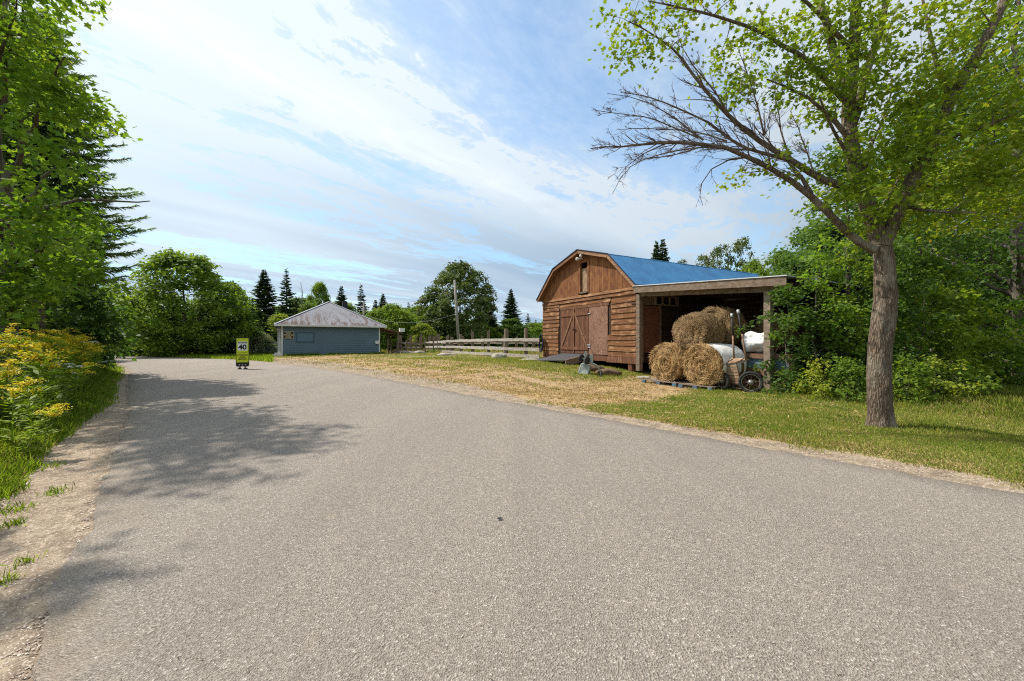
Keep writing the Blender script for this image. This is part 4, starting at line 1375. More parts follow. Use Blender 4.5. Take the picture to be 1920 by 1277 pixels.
# sign on the wall
sg = MB(); sg.box(0.14, 0.86, -0.085, -0.04, 1.46, 2.04); sgo = sg.build('wall_sign', M['black'], house)
sg = MB()
for (x0, x1, z0, z1) in ((0.12, 0.88, 2.04, 2.065), (0.12, 0.88, 1.435, 1.46), (0.12, 0.14, 1.46, 2.04), (0.86, 0.88, 1.46, 2.04)):
    sg.box(x0, x1, -0.09, -0.04, z0, z1)
sg.build('sign_border', M['goldletter'], sgo)
for s_, z in (('PLEASE', 1.93), ('BEWARE OF', 1.75), ('HORSES', 1.57)):
    text('sign_lettering', s_, 0.165, (0.50, -0.088, z), M['goldletter'], sgo, bold=0.006, sx=0.74)
mb_ = MB(); mb_.box(WH - 0.42, WH - 0.12, -0.14, -0.04, 0.98, 1.28); mb_.build('meter_box', M['white'], house)
# left entrance side: door frame posts and steps
en = MB()
for (x, y) in ((-0.16, 0.5), (-0.22, 1.35), (-0.30, 2.3)):
    en.box(x, x + 0.10, y, y + 0.1, 0.0, 2.15)
en.box(-0.34, 0.06, 0.45, 2.45, 2.15, 2.28)
en.build('entrance_frame', M['white'], house)
en = MB(); en.box(-0.8, 0.0, 0.3, 1.5, 0, 0.12); en.box(-0.5, 0.0, 0.4, 1.4, 0.12, 0.25); en.build('entrance_steps', M['white'], house)
# porch roof on the right
pr_ = MB()
pr_.hexa([(WH + 0.1, 0.4, 2.42), (WH + 2.2, 0.4, 1.98), (WH + 2.2, 5, 1.98), (WH + 0.1, 5, 2.42), (WH + 0.1, 0.4, 2.54), (WH + 2.2, 0.4, 2.10), (WH + 2.2, 5, 2.10), (WH + 0.1, 5, 2.54)])
pr_.build('porch_roof', plain_mat('red_brown_boards', (0.16, 0.07, 0.045), 0.8, 0.3), house)
pieces('porch_post', [(WH + 1.75, WH + 1.87, 0.5, 0.62, -0.3, 2.05), (WH + 1.75, WH + 1.87, 4.5, 4.62, -0.3, 2.05)], M['greywood'], house)
pr_ = MB(); pr_.box(WH + 1.95, WH + 2.4, 0.3, 0.75, 2.13, 2.48); pr_.build('vent_box', M['white'], house)

# small red-roofed shed beyond
shp = Vector((-23.2, 37.6, 0))
shed = empty('small_shed', 'small white shed with a bright red roof behind the left corner of the blue house', 'shed', shp, HR)
s1 = MB(); s1.box(-0.9, 1.2, 0, 1.6, -0.1, 1.15); s1.build('shed_wall', M['white'], shed)
s1 = MB(); s1.hexa([(-1.05, -0.2, 1.10), (0.45, -0.2, 1.42), (0.45, 1.8, 1.42), (-1.05, 1.8, 1.10), (-1.05, -0.2, 1.2), (0.45, -0.2, 1.55), (0.45, 1.8, 1.55), (-1.05, 1.8, 1.2)])
s1.build('shed_roof', M['redroof'], shed)
s1 = MB(); s1.box(-0.1, 0.2, -0.02, 0.02, 0.0, 1.1); s1.box(0.85, 1.15, -0.02, 0.02, 0.2, 0.95); s1.build('shed_opening', M['bluesiding'], shed)

bench = empty('wooden_bench', 'small weathered wooden bench under the trees left of the road sign', 'bench', (-27.2, 36.0, 0.05), R(25))
s1 = MB(); s1.box(-0.6, 0.6, -0.15, 0.15, 0.40, 0.45); s1.box(-0.6, 0.6, 0.14, 0.18, 0.5, 0.72); s1.build('seat', M['fencewood'], bench)
pieces('leg', [(-0.5, -0.4, -0.15, 0.18, 0, 0.4), (0.4, 0.5, -0.15, 0.18, 0, 0.4)], M['fencewood'], bench)

# ================================================================ ROAD SIGN
SX, SY = -11.9, 17.6
sign = empty('speed_sign', 'tall yellow-green speed board reading 40, standing on black feet on the road', 'sign', (SX, SY, 0.035), R(24))
s1 = MB(); s1.box(-0.225, 0.225, -0.02, 0.02, 0.30, 1.37); brd = s1.build('sign_board', M['yellow'], sign)
s1 = MB(); s1.box(-0.245, -0.226, -0.03, 0.03, 0.16, 1.40); s1.box(0.226, 0.245, -0.03, 0.03, 0.16, 1.40); s1.box(-0.225, 0.225, -0.03, 0.03, 1.372, 1.42); s1.box(-0.225, 0.225, -0.028, 0.028, 0.12, 0.298)
s1.build('sign_frame', M['black'], brd)
s1 = MB(); s1.box(-0.18, 0.18, -0.028, -0.021, 0.82, 1.22); s1.build('white_plate', M['signwhite'], brd)
for s_, sz, z, bd, sx in (('MAXIMUM', 0.085, 1.165, 0.002, 0.85), ('40', 0.30, 0.965, 0.011, 1.0)):
    text('sign_lettering', s_, sz, (0, -0.031, z), M['black'], brd, bold=bd, sx=sx)
s1 = MB(); s1.box(-0.185, 0.185, -0.025, -0.021, 0.715, 0.728); s1.build('printed_rule', M['black'], brd)
for s_, z in (('ATTENTION', 0.62), ('À NOS', 0.53), ('ENFANTS', 0.44)):
    text('sign_lettering', s_, 0.082, (0, -0.024, z), M['black'], brd, bold=0.002, sx=0.88)
for x in (-0.11, 0, 0.11):
    s1 = MB(); s1.box(x - 0.022, x + 0.022, -0.035, -0.029, 0.17, 0.215); s1.build('bolt', M['galv'], sign)
for sx in (-1, 1):
    s1 = MB(); s1.hexa([(sx * 0.03 - 0.01, -0.15, 0), (sx * 0.20, -0.15, 0), (sx * 0.20, 0.15, 0), (sx * 0.03 - 0.01, 0.15, 0), (sx * 0.06, -0.05, 0.05), (sx * 0.15, -0.05, 0.05), (sx * 0.15, 0.05, 0.05), (sx * 0.06, 0.05, 0.05)])
    for k in range(4):
        s1.box(min(sx * 0.07, sx * 0.14), max(sx * 0.07, sx * 0.14), -0.03, 0.03, 0.052 + k * 0.018, 0.064 + k * 0.018)
    s1.build('foot', M['rubber'], sign)

# ================================================================ FENCES
rf_ = random.Random(11)


def wplank(mb, p, q, h, th=0.04, seg=5):
    p, q = Vector(p), Vector(q)
    d = (q - p).normalized(); n_ = Vector((-d.y, d.x, 0)).normalized() * (th / 2)
    vs, fs = [], []
    for i in range(seg + 1):
        f = i / seg
        c_ = p.lerp(q, f) + Vector((0, 0, rf_.uniform(-0.012, 0.012)))
        hh = h / 2 * rf_.uniform(0.88, 1.1)
        for s1_, s2_ in ((-1, -1), (1, -1), (1, 1), (-1, 1)):
            vs.append(c_ + n_ * s1_ + Vector((0, 0, hh * s2_)))
    for i in range(seg):
        for j in range(4):
            fs.append((i * 4 + j, i * 4 + (j + 1) % 4, i * 4 + 4 + (j + 1) % 4, i * 4 + 4 + j))
    fs += [(3, 2, 1, 0), (seg * 4, seg * 4 + 1, seg * 4 + 2, seg * 4 + 3)]
    mb.add(vs, fs)


def fence(name, label, pts, rails, posts, raily, rh=0.15, off=0.0, mat=None, pmat=None):
    """pts: path (x, y); rails: list of z offsets per path vertex; posts: list of (dist, z_top, radius, square?)"""
    org = Vector((pts[0][0], pts[0][1], 0))
    root = empty(name, label, 'fence', org)
    P_ = [Vector((x, y, 0)) for x, y in pts]
    cum = [0]
    for a, c in zip(P_[:-1], P_[1:]):
        cum.append(cum[-1] + (c - a).length)

    def at_(s):
        for i in range(len(P_) - 1):
            if s <= cum[i + 1] or i == len(P_) - 2:
                f = (s - cum[i]) / (cum[i + 1] - cum[i])
                return P_[i].lerp(P_[i + 1], f), i, f
    for ri, zl in enumerate(rails):
        mb = MB()
        s = 0.0
        while s < cum[-1] - 0.3:
            L_ = min(rf_.uniform(3.2, 4.6), cum[-1] - s)
            for i in range(1, len(cum) - 1):
                if s < cum[i] - 0.2 < s + L_: L_ = cum[i] - s
            p, i0, f0 = at_(s); q, i1, f1 = at_(s + L_ - 0.02)
            za = zl[i0] + (zl[i0 + 1] - zl[i0]) * f0; zb = zl[i1] + (zl[i1 + 1] - zl[i1]) * f1
            d = (q - p).normalized(); n_ = Vector((-d.y, d.x, 0)) * off
            wplank(mb, p - org + n_ + Vector((0, 0, za + rf_.uniform(-0.02, 0.02))), q - org + n_ + Vector((0, 0, zb + rf_.uniform(-0.02, 0.02))), rh)
            s += L_
        mb.build('rail', mat or M['fencewood'], root)
    for (s, zt, r_, kind) in posts:
        p, i0, f0 = at_(s)
        g_ = hz1(p.x, p.y)
        p = p - org
        mb = MB()
        lx_, ly_ = rf_.uniform(-0.05, 0.05), rf_.uniform(-0.05, 0.05)
        if kind == 'r':
            n = 10
            mb.tube([(p.x, p.y, g_ - 0.2), (p.x + lx_ * 0.5, p.y + ly_ * 0.5, (g_ + zt) / 2), (p.x + lx_, p.y + ly_, zt)], [r_ * 1.05, r_, r_ * 0.93], n)
        else:
            sl2 = rf_.uniform(-0.12, 0.16)
            mb.hexa([(p.x - r_, p.y - r_ * 0.7, g_ - 0.2), (p.x + r_, p.y - r_ * 0.7, g_ - 0.2), (p.x + r_, p.y + r_ * 0.7, g_ - 0.2), (p.x - r_, p.y + r_ * 0.7, g_ - 0.2),
                     (p.x - r_ + lx_, p.y - r_ * 0.7 + ly_, zt + sl2), (p.x + r_ + lx_, p.y - r_ * 0.7 + ly_, zt - sl2), (p.x + r_ + lx_, p.y + r_ * 0.7 + ly_, zt - sl2), (p.x - r_ + lx_, p.y + r_ * 0.7 + ly_, zt + sl2)])
        mb.build('post', M['postwood'] if kind == 'r' else (pmat or M['greywood']), root)
    return root


F0, F1, F2, F3 = (1.72, 23.4), (-1.9, 29.5), (-5.0, 36.0), (-13.0, 54.0)
# distances along the path where the posts stand, from their columns in the photo
def along(px, pts):
    """path length at which the path crosses the sight line of an image column"""
    s = 0
    r_ = (px - 960) / FPX
    for (ax, ay), (bx, by) in zip(pts[:-1], pts[1:]):
        den = (bx - ax) - r_ * (by - ay)
        t_ = (r_ * ay - ax) / den if abs(den) > 1e-9 else -1
        L_ = math.hypot(bx - ax, by - ay)
        if -0.02 <= t_ <= 1.0:
            return s + t_ * L_
        s += L_
    return s


fp = [F0, F1, F2, F3]
fposts = []
for px_, top, r_, k in ((985.5, 615.5, 0.13, 'r'), (948.5, 616.5, 0.16, 'r'), (916, 619.5, 0.11, 's'), (886.5, 621, 0.12, 's'), (863, 627, 0.12, 'r'), (847, 632, 0.14, 's'),
                        (838.5, 629, 0.13, 's'), (823, 626.5, 0.15, 's'), (805.5, 629.5, 0.17, 's'), (798, 635, 0.12, 's'), (790.5, 630, 0.16, 's'), (783.5, 631, 0.18, 's')):
    s = along(px_, fp)
    pt = None
    acc = 0
    for (ax, ay), (bx, by) in zip(fp[:-1], fp[1:]):
        L_ = math.hypot(bx - ax, by - ay)
        if s <= acc + L_ + 1e-6:
            Yp = ay + (by - ay) * (s - acc) / L_; break
        acc += L_
    else:
        Yp = fp[-1][1]
    fposts.append((s, wz(top, Yp), r_, k))
fence('rail_fence', 'long weathered three-rail fence running left from the barn corner', fp,
      [(1.34, 1.32, 1.27, 0.92), (0.76, 0.74, 0.72, 0.45), (0.33, 0.31, 0.25, 0.08)], fposts, None, 0.21, off=0.14)
fp2 = [(6.0, 33.0), (-1.5, 38.0), (-9.0, 47.0), (-14.5, 58.0)]
fence('paddock_fence', 'darker rail fence across the paddock behind the long front fence', fp2,
      [(1.05, 1.05, 0.95, 0.8), (0.55, 0.55, 0.5, 0.35), (0.15, 0.15, 0.1, 0)],
      [(along(p_, fp2), 1.5 + rf_.uniform(-0.1, 0.5), 0.13, 's') for p_ in (1040, 1000, 968, 944, 905, 868, 840, 816, 800)], None, 0.16, mat=M['greywood'])
fp3 = [(-9.6, 42.0), (-12.2, 43.6), (-9.9, 52.0)]
fence('pen_fence', 'pale pen fence of tall uneven posts between the long fence and the blue house', fp3,
      [(0.95, 1.0, 0.9), (0.5, 0.5, 0.5), (0.12, 0.1, 0.1)],
      [(0.02, 2.0, 0.11, 's'), (1.5, 1.9, 0.09, 's'), (3.0, 1.85, 0.12, 's'), (5.0, 1.7, 0.10, 's'), (7.5, 1.6, 0.10, 's'), (9.5, 1.7, 0.11, 's')], None, 0.17)
fp4 = [(-10.7, 40.2), (-8.9, 40.6), (-7.4, 41.5)]
fence('yard_gate_fence', 'low fence of thin posts and dark rails beside the blue house porch', fp4,
      [(1.0, 1.0, 0.95), (0.55, 0.5, 0.5), (0.2, 0.2, 0.2)],
      [(0.02, 1.3, 0.09, 'r'), (1.0, 1.7, 0.05, 's'), (1.9, 1.65, 0.05, 's'), (2.8, 1.75, 0.06, 's'), (3.5, 1.1, 0.07, 'r')], None, 0.12, mat=M['greywood'])
fp5 = [(-12.6, 41.5), (-10.7, 40.2)]
fence('porch_rail_fence', 'dark short rail fence right behind the porch post of the blue house', fp5,
      [(0.95, 0.95), (0.55, 0.55), (0.2, 0.2)], [(0.02, 1.25, 0.07, 'r'), (0.8, 1.1, 0.06, 'r'), (1.5, 1.2, 0.06, 'r')], None, 0.10, mat=M['darkwood'])

# ================================================================ POLES AND WIRES
def pole(label, x, y, zt, r_, lean=(0, 0), cap=True):
    root = empty('utility_pole', label, 'utility pole', (x, y, hz1(x, y)), 0, 'utility poles')
    mb = MB(); mb.tube([(0, 0, -0.2), (lean[0] * 0.5, lean[1] * 0.5, zt / 2), (lean[0], lean[1], zt)], [r_, r_ * 0.9, r_ * 0.78], 10)
    mb.build('pole_shaft', M['pole'], root, True)
    if cap:
        for z in (zt * 0.52, zt * 0.55):
            k = MB(); k.tube([(lean[0] * .5 - 0.22, -0.1, z), (lean[0] * .5 - 0.05, -0.1, z)], 0.06, 8); k.build('insulator', M['white'], root)
    return root


pole('tall leaning grey pole standing before the big oak-like tree', -5.55, 42.0, 7.6, 0.16, (-0.50, 0))
pole('grey pole rising behind the left end of the blue house roof', -28.6, 50.0, 5.5, 0.15, cap=False)
pole('grey pole rising behind the right slope of the blue house roof', -18.6, 50.0, 6.3, 0.14, cap=False)


def wire(label, a, c, sag, r_=0.012):
    a, c = Vector(a), Vector(c)
    pts = [a.lerp(c, i / 24) - Vector((0, 0, sag * 4 * (i / 24) * (1 - i / 24))) for i in range(25)]
    mb = MB(); mb.tube([p - a for p in pts], r_, 5)
    tag(mb.build('overhead_wire', M['wire'], None, loc=a), label, 'wire', 'overhead wires')


wire('sagging overhead wire from the leaning pole down to the blue house', (-5.9, 41.9, 4.1), (-18.6, 50.0, 4.6), 1.0, 0.016)
wire('higher overhead wire from the leaning pole top to the pole behind the roof', (-6.0, 42.0, 6.3), (-18.6, 50.0, 6.1), 0.5)
wire('overhead wire leaving the left trees towards the pole behind the house', (-20.0, 20.0, 4.5), (-28.6, 50.0, 5.3), 0.5)

# ================================================================ STONES, MOUNDS
def rock(x, y, sx, sy, sz, label, seed, mat='stone', name='field_stone', grp='pale stones in the yard'):
    rg = np.random.default_rng(seed)
    vs, fs = [], []
    nu, nv = 18, 10
    for i in range(nv + 1):
        ph = math.pi * i / nv
        for j in range(nu):
            th = 2 * math.pi * j / nu
            d = Vector((math.sin(ph) * math.cos(th), math.sin(ph) * math.sin(th), math.cos(ph)))
            k = 1 + 0.28 * mnoise.noise(d * 1.7 + Vector((seed, 0, 0))) + 0.08 * mnoise.noise(d * 6)
            vs.append((d.x * sx * k, d.y * sy * k, d.z * sz * k + sz * 0.35))
    for i in range(nv):
        for j in range(nu):
            fs.append((i * nu + j, i * nu + nu * 1 + j, i * nu + nu + (j + 1) % nu, i * nu + (j + 1) % nu))
    mb = MB(); mb.add(vs, fs)
    o = mb.build(name, M[mat], None, True, loc=(x, y, hz1(x, y)))
    tag(o, label, 'stone' if name == 'field_stone' else 'mound', grp)


rock(wx(757, 40), 40.0, 1.3, 0.5, 0.16, 'flat pale stone below the thin posts beside the blue house', 1)
rock(wx(838, 31), 31.0, 0.75, 0.4, 0.16, 'pale curved stone in the dry grass before the long fence', 2)
rock(wx(937, 26.5), 25.4, 0.55, 0.45, 0.26, 'rounded stone propped under the fence bottom rail', 3)
rock(wx(992, 23.5), 22.6, 0.6, 0.35, 0.08, 'flat white stone in the grass by the barn end of the fence', 4)
rock(wx(1207, 16.2), 16.2, 0.30, 0.2, 0.07, 'flat pale stone at the foot of the lean-to corner post', 5)
rock(wx(786, 39), 39.0, 0.6, 0.4, 0.2, 'pale stone under the left end of the long fence', 6)
rock(4.0, 16.6, 0.5, 0.4, 0.17, 'low brown mound of hay litter under the raised edge of the barn', 7, 'soil', 'litter_mound', 'hay litter mounds')
rock(3.45, 17.4, 0.55, 0.4, 0.2, 'brown mound of litter between the ramp and the upended plastic cart', 8, 'soil', 'litter_mound', 'hay litter mounds')

# ================================================================ TREES
def interp_poly(pts, step):
    out = [Vector(pts[0])]
    for a, c in zip(pts[:-1], pts[1:]):
        a, c = Vector(a), Vector(c)
        n = max(1, int((c - a).length / step))
        for i in range(1, n + 1):
            out.append(a.lerp(c, i / n))
    return out


class Skel:
    """woody part of a near tree: limbs and twigs, with nodes that clumps of leaves can be joined to"""
    def __init__(s, seed):
        s.rg = random.Random(seed)
        s.mb = MB(); s.twig = MB()
        s.nodes = []; s.nr = []

    def limb(s, pts, r0, r1, n=8, wob=0.05, mb=None, step=0.25, node=True):
        P = interp_poly(pts, step)
        # smooth, then give it small crooks
        for _ in range(2):
            P = [P[0]] + [(P[i - 1] + P[i] * 2 + P[i + 1]) / 4 for i in range(1, len(P) - 1)] + [P[-1]]
        ph = s.rg.uniform(0, 99)
        Q = []
        for i, p in enumerate(P):
            f = i / max(1, len(P) - 1)
            k = wob * min(1, f * 4)
            Q.append(p + Vector((mnoise.noise(p * 1.4 + Vector((ph, 0, 0))), mnoise.noise(p * 1.4 + Vector((0, ph, 0))), mnoise.noise(p * 1.4 + Vector((0, 0, ph))))) * k)
        R_ = [r0 + (r1 - r0) * (i / max(1, len(Q) - 1)) ** 0.8 for i in range(len(Q))]
        (mb or s.mb).tube(Q, R_, n, cap=False)
        if node:
            s.nodes += Q; s.nr += R_
        return Q, R_

    def bare(s, Q, R_, n, length, spread=0.9, lvl=2, up=0.15, tfrom=0.15, side=None, mb=None):
        """leafless side shoots with shoots of their own"""
        rg = s.rg
        for k in range(n):
            f = rg.uniform(tfrom, 0.99)
            i = min(len(Q) - 2, int(f * (len(Q) - 1)))
            p = Q[i]
            d = (Q[i + 1] - Q[i]).normalized()
            rv = Vector((rg.gauss(0, 1), rg.gauss(0, 1), rg.gauss(0, 1) + up))
            if side: rv += Vector(side)
            dd = (d * 1.0 + rv.normalized() * spread).normalized()
            L_ = length * rg.uniform(0.45, 1.1) * (1.15 - 0.6 * f)
            pts = [p]
            cur = dd
            m_ = max(3, int(L_ / 0.12))
            for j in range(m_):
                cur = (cur + Vector((rg.gauss(0, 0.16), rg.gauss(0, 0.16), rg.gauss(0, 0.14) + 0.03 * up))).normalized()
                pts.append(pts[-1] + cur * L_ / m_)
            r0 = min(R_[i] * 0.55, 0.007 + 0.011 * L_)
            rr = [max(0.0024, r0 * (1 - j / m_)) for j in range(m_ + 1)]
            s.twig.tube(pts, rr, 4, cap=False)
            if lvl > 0:
                s.bare(pts, rr, rg.randint(2, 4), L_ * 0.55, spread, lvl - 1, up, 0.2, side)

    def join(s, centres):
        """a curved twig from the nearest woody node to every clump centre, nearest first"""
        cs = [Vector(c) for c in centres]
        N_ = np.array([tuple(p) for p in s.nodes])
        rr = np.array(s.nr)
        dist = [float(np.min(np.sum((N_ - np.array(c)) ** 2, 1))) for c in cs]
        order = np.argsort(dist)
        Nl = list(map(tuple, N_)); Rl = list(rr)
        for oi in order:
            c = cs[oi]
            A = np.array(Nl)
            d2 = np.sum((A - np.array(c)) ** 2, 1)
            i = int(np.argmin(d2))
            p = Vector(Nl[i]); r_ = Rl[i]
            L_ = (c - p).length
            if L_ < 0.05: continue
            mid = p.lerp(c, 0.5) + Vector((s.rg.gauss(0, 0.06) * L_, s.rg.gauss(0, 0.06) * L_, 0.10 * L_))
            m_ = max(3, int(L_ / 0.16))
            pts = []
            for j in range(m_ + 1):
                t_ = j / m_
                pts.append(p * (1 - t_) ** 2 + mid * 2 * t_ * (1 - t_) + c * t_ * t_)
            r0 = min(r_ * 0.7, 0.008 + 0.014 * L_)
            rad = [max(0.004, r0 * (1 - 0.75 * j / m_)) for j in range(m_ + 1)]
            s.twig.tube(pts, rad, 5, cap=False)
            for j in range(1, m_ + 1):
                Nl.append(tuple(pts[j])); Rl.append(rad[j])


def ell(rg, n, c, r, shell=0.0, low=-1.0):
    out = []
    while len(out) < n:
        v = rg.normal(size=3); v /= np.linalg.norm(v)
        if v[2] < low: continue
        k = (shell ** 3 + (1 - shell ** 3) * rg.uniform()) ** (1 / 3)
        out.append(np.array(c) + v * k * np.array(r))
    return np.array(out)


def clump_points(rg, centres, n, rad, flat=0.45):
    P, O = [], []
    for c in centres:
        k = rg.uniform(0.6, 1.3)
        q = rg.normal(size=(int(n * k), 3)) * 0.5
        tilt = rg.normal(size=2) * 0.35
        q[:, 2] = q[:, 2] * flat + q[:, 0] * tilt[0] * 0.5 + q[:, 1] * tilt[1] * 0.5 - 0.22 * (q[:, 0] ** 2 + q[:, 1] ** 2)
        P.append(np.array(c) + q * rad * (0.7 + 0.5 * k)); O.append(q)
    return np.concatenate(P), np.concatenate(O)


def near_tree(name, label, cat, loc, sk, centres, n, rad, tmpl, size, mat, bark, seed, group=None, flat=0.45, trunkmb=None, twigmat=None, out=0.35, up=0.9):
    """centres are world points; the tree's root sits at its foot"""
    root = empty(name, label, cat, loc, 0, group)
    off = Vector(loc)
    rg = np.random.default_rng(seed)
    if len(centres):
        sk.join(centres)
    for mb, nm, mt in ((trunkmb, 'trunk', bark), (sk.mb, 'limbs', bark), (sk.twig, 'twigs', twigmat or M['twig'])):
        if mb is not None and mb.v:
            mb.v = [(v[0] - off.x, v[1] - off.y, v[2] - off.z) for v in mb.v]
            mb.build(nm, mt, root, True)
    if len(centres):
        P, O = clump_points(rg, centres, n, rad, flat)
        me = leaves_mesh('crown', P - np.array(off), size, tmpl, rg, up=up, out=O, outw=out)
        link('crown', me, mat, root)
    return root


# ---------------------------------------------------------------- the big maple right of the lean-to
Yt = 6.9
base = Vector((wx(1652, Yt), Yt, hz1(wx(1652, Yt), Yt)))
tr = MB()
tp_pts = [(1653, 820, 0.187), (1652, 790, 0.170), (1649, 750, 0.165), (1648, 700, 0.160), (1650, 650, 0.155), (1657, 600, 0.161), (1661, 560, 0.153), (1659, 510, 0.141), (1656, 470, 0.135), (1652, 450, 0.126)]
ax_ = [(gpt(px_, py_, Yt), r_) for px_, py_, r_ in tp_pts]
vs, fs = [], []
NR, NA = 110, 48
for i in range(NR + 1):
    f = i / NR * (len(ax_) - 1)
    k = min(int(f), len(ax_) - 2); g = f - k
    c_ = ax_[k][0].lerp(ax_[k + 1][0], g); r_ = ax_[k][1] * (1 - g) + ax_[k + 1][1] * g
    for j in range(NA):
        a = 2 * math.pi * j / NA
        d = Vector((math.cos(a), math.sin(a), 0))
        q = Vector((d.x * 2.2, d.y * 2.2, c_.z * 0.8))
        rr_ = r_ * (1 + 0.07 * mnoise.noise(q) + 0.03 * mnoise.noise(Vector((d.x * 9, d.y * 9, c_.z * 3))))
        rr_ += 0.016 * abs(mnoise.noise(Vector((math.cos(a) * 7, math.sin(a) * 7, c_.z * 2.6))))
        flare = max(0, 1 - (c_.z - base.z) / 0.30)
        rr_ *= 1 + 0.20 * flare ** 2 * (1 + 0.6 * math.sin(a * 5 + 1))
        # old scars
        for (az, zz2, w_, dp) in ((-1.9, 1.55, 0.16, 0.07), (-1.6, 0.55, 0.15, -0.05), (-2.1, 2.1, 0.12, 0.04)):
            da = (a - az + math.pi) % (2 * math.pi) - math.pi
            rr_ -= dp * math.exp(-(da / 0.28) ** 2 - ((c_.z - zz2) / w_) ** 2)
        vs.append(c_ + d * rr_)
for i in range(NR):
    for j in range(NA):
        k = (j + 1) % NA
        fs.append((i * NA + j, i * NA + k, (i + 1) * NA + k, (i + 1) * NA + j))
tr.add(vs, fs)

sk = Skel(21)
rt0 = random.Random(4)


def PX(lst, Y0, dY):
    """trace of a limb: image columns/rows with the depth drifting from Y0 by dY"""
    n = len(lst) - 1
    return [gpt(a, c, Y0 + dY * i / n) for i, (a, c) in enumerate(lst)]


def L(lst, Y0, dY, r0, r1, n=10, wob=0.05):
    return sk.limb(PX(lst, Y0, dY), r0, r1, n, wob)


m1 = L([(1652, 462), (1640, 425), (1626, 381), (1613, 345), (1598, 290), (1591, 245), (1595, 180), (1602, 88), (1604, -20), (1610, -160)], 6.9, 0.3, 0.135, 0.055, 14, 0.04)
m2 = L([(1655, 462), (1674, 425), (1692, 386), (1702, 333), (1749, 272), (1784, 189), (1845, 79), (1900, -40), (1960, -170)], 6.85, -0.3, 0.11, 0.045, 12, 0.05)
m3 = L([(1592, 250), (1617, 175), (1640, 88), (1666, -10), (1690, -150)], 7.1, 0.6, 0.085, 0.035)
m4 = L([(1595, 195), (1575, 125), (1556, 70), (1536, -10), (1500, -140)], 7.15, 0.2, 0.085, 0.035)
dead = sk.limb(PX([(1640, 470), (1615, 462), (1582, 438), (1556, 403), (1521, 364), (1486, 338), (1450, 315), (1407, 294), (1360, 276), (1310, 263), (1270, 268), (1231, 268), (1165, 274), (1106, 279)], 6.85, 0.25), 0.072, 0.009, 10, 0.05)
d2 = L([(1521, 364), (1486, 300), (1466, 285)], 6.9, 0.2, 0.04, 0.015)
l2 = L([(1613, 352), (1580, 350), (1547, 346), (1520, 322), (1486, 302), (1424, 267), (1363, 219), (1319, 166), (1284, 110), (1231, 66), (1180, 40)], 6.95, 0.5, 0.07, 0.008, 9)
l2b = L([(1486, 302), (1400, 280), (1330, 230), (1270, 200), (1215, 185), (1165, 175)], 7.05, 0.5, 0.035, 0.006, 7)
l3 = L([(1592, 260), (1570, 232), (1545, 200), (1520, 185), (1480, 165), (1440, 150)], 7.0, -0.2, 0.05, 0.01, 7)
l4 = L([(1594, 200), (1560, 165), (1516, 110), (1470, 85), (1429, 60), (1341, 30), (1275, 12), (1215, 5)], 7.05, -0.5, 0.055, 0.009, 8)
l5 = L([(1598, 300), (1565, 255), (1545, 215), (1537, 185)], 6.9, -0.5, 0.04, 0.012, 7)
l6 = L([(1602, 100), (1560, 50), (1510, 0), (1440, -60)], 7.2, -0.6, 0.05, 0.012, 7)
l7 = L([(1700, 335), (1735, 350), (1790, 358), (1850, 350), (1905, 352)], 6.8, 0.8, 0.04, 0.01, 7)
l8 = L([(1749, 272), (1800, 262), (1860, 225), (1930, 200)], 6.75, -0.6, 0.045, 0.01, 7)
l9 = L([(1784, 189), (1750, 120), (1735, 40), (1720, -60)], 6.7, 0.5, 0.045, 0.012, 7)
l10 = L([(1692, 386), (1735, 400), (1790, 392), (1830, 398)], 6.85, -0.9, 0.035, 0.008, 7)
l11 = L([(1640, 425), (1665, 370), (1690, 320), (1705, 250)], 6.9, 0.9, 0.04, 0.012, 7)
l12 = L([(1613, 345), (1640, 260), (1660, 215), (1672, 150)], 7.0, 0.8, 0.04, 0.012, 7)
# the leafless lower-left side: many fine dead shoots
for (Q, R_), n_, ln, tf in ((dead, 44, 1.0, 0.38), (l2, 30, 0.9, 0.2), (l2b, 30, 0.8, 0.1), (d2, 5, 1.0, 0.2), (l3, 7, 0.5, 0.3), (l4, 10, 0.6, 0.2)):
    sk.bare(Q, R_, n_, ln, 0.75, 2, 0.35, tf, side=(-0.9, 0, 0.1))
exl = []
for lst, r0 in (([(1319, 263), (1253, 212), (1188, 170), (1139, 176)], 0.016), ([(1310, 259), (1231, 226), (1144, 211), (1116, 206)], 0.015), ([(1407, 281), (1319, 276), (1231, 283), (1157, 325), (1147, 362)], 0.018),
                ([(1381, 237), (1346, 184), (1297, 123), (1267, 53)], 0.020), ([(1433, 254), (1425, 202), (1407, 145), (1385, 95)], 0.016), ([(1363, 265), (1290, 240), (1215, 240), (1150, 246)], 0.015),
                ([(1486, 302), (1462, 240), (1450, 190), (1455, 150)], 0.017), ([(1524, 320), (1505, 260), (1490, 215)], 0.015), ([(1340, 268), (1262, 296), (1205, 296), (1170, 300)], 0.013)):
    q_ = L(lst, 7.0, rt0.uniform(-0.5, 0.5), r0, 0.004, 6, 0.06)
    sk.bare(*q_, 17, 0.62, 0.8, 2, 0.3, 0.12, side=(-0.7, 0, 0.1))
hang = L([(1407, 294), (1360, 285), (1325, 320), (1308, 345), (1308, 372), (1318, 385)], 7.05, 0.2, 0.016, 0.004, 5, 0.03)
sk.bare(*hang, 6, 0.35, 0.9, 1, -0.2, 0.3)
hang = L([(1250, 268), (1200, 285), (1165, 310), (1152, 340)], 7.1, 0.3, 0.014, 0.003, 5, 0.03)
sk.bare(*hang, 9, 0.4, 0.9, 1, -0.8, 0.2)

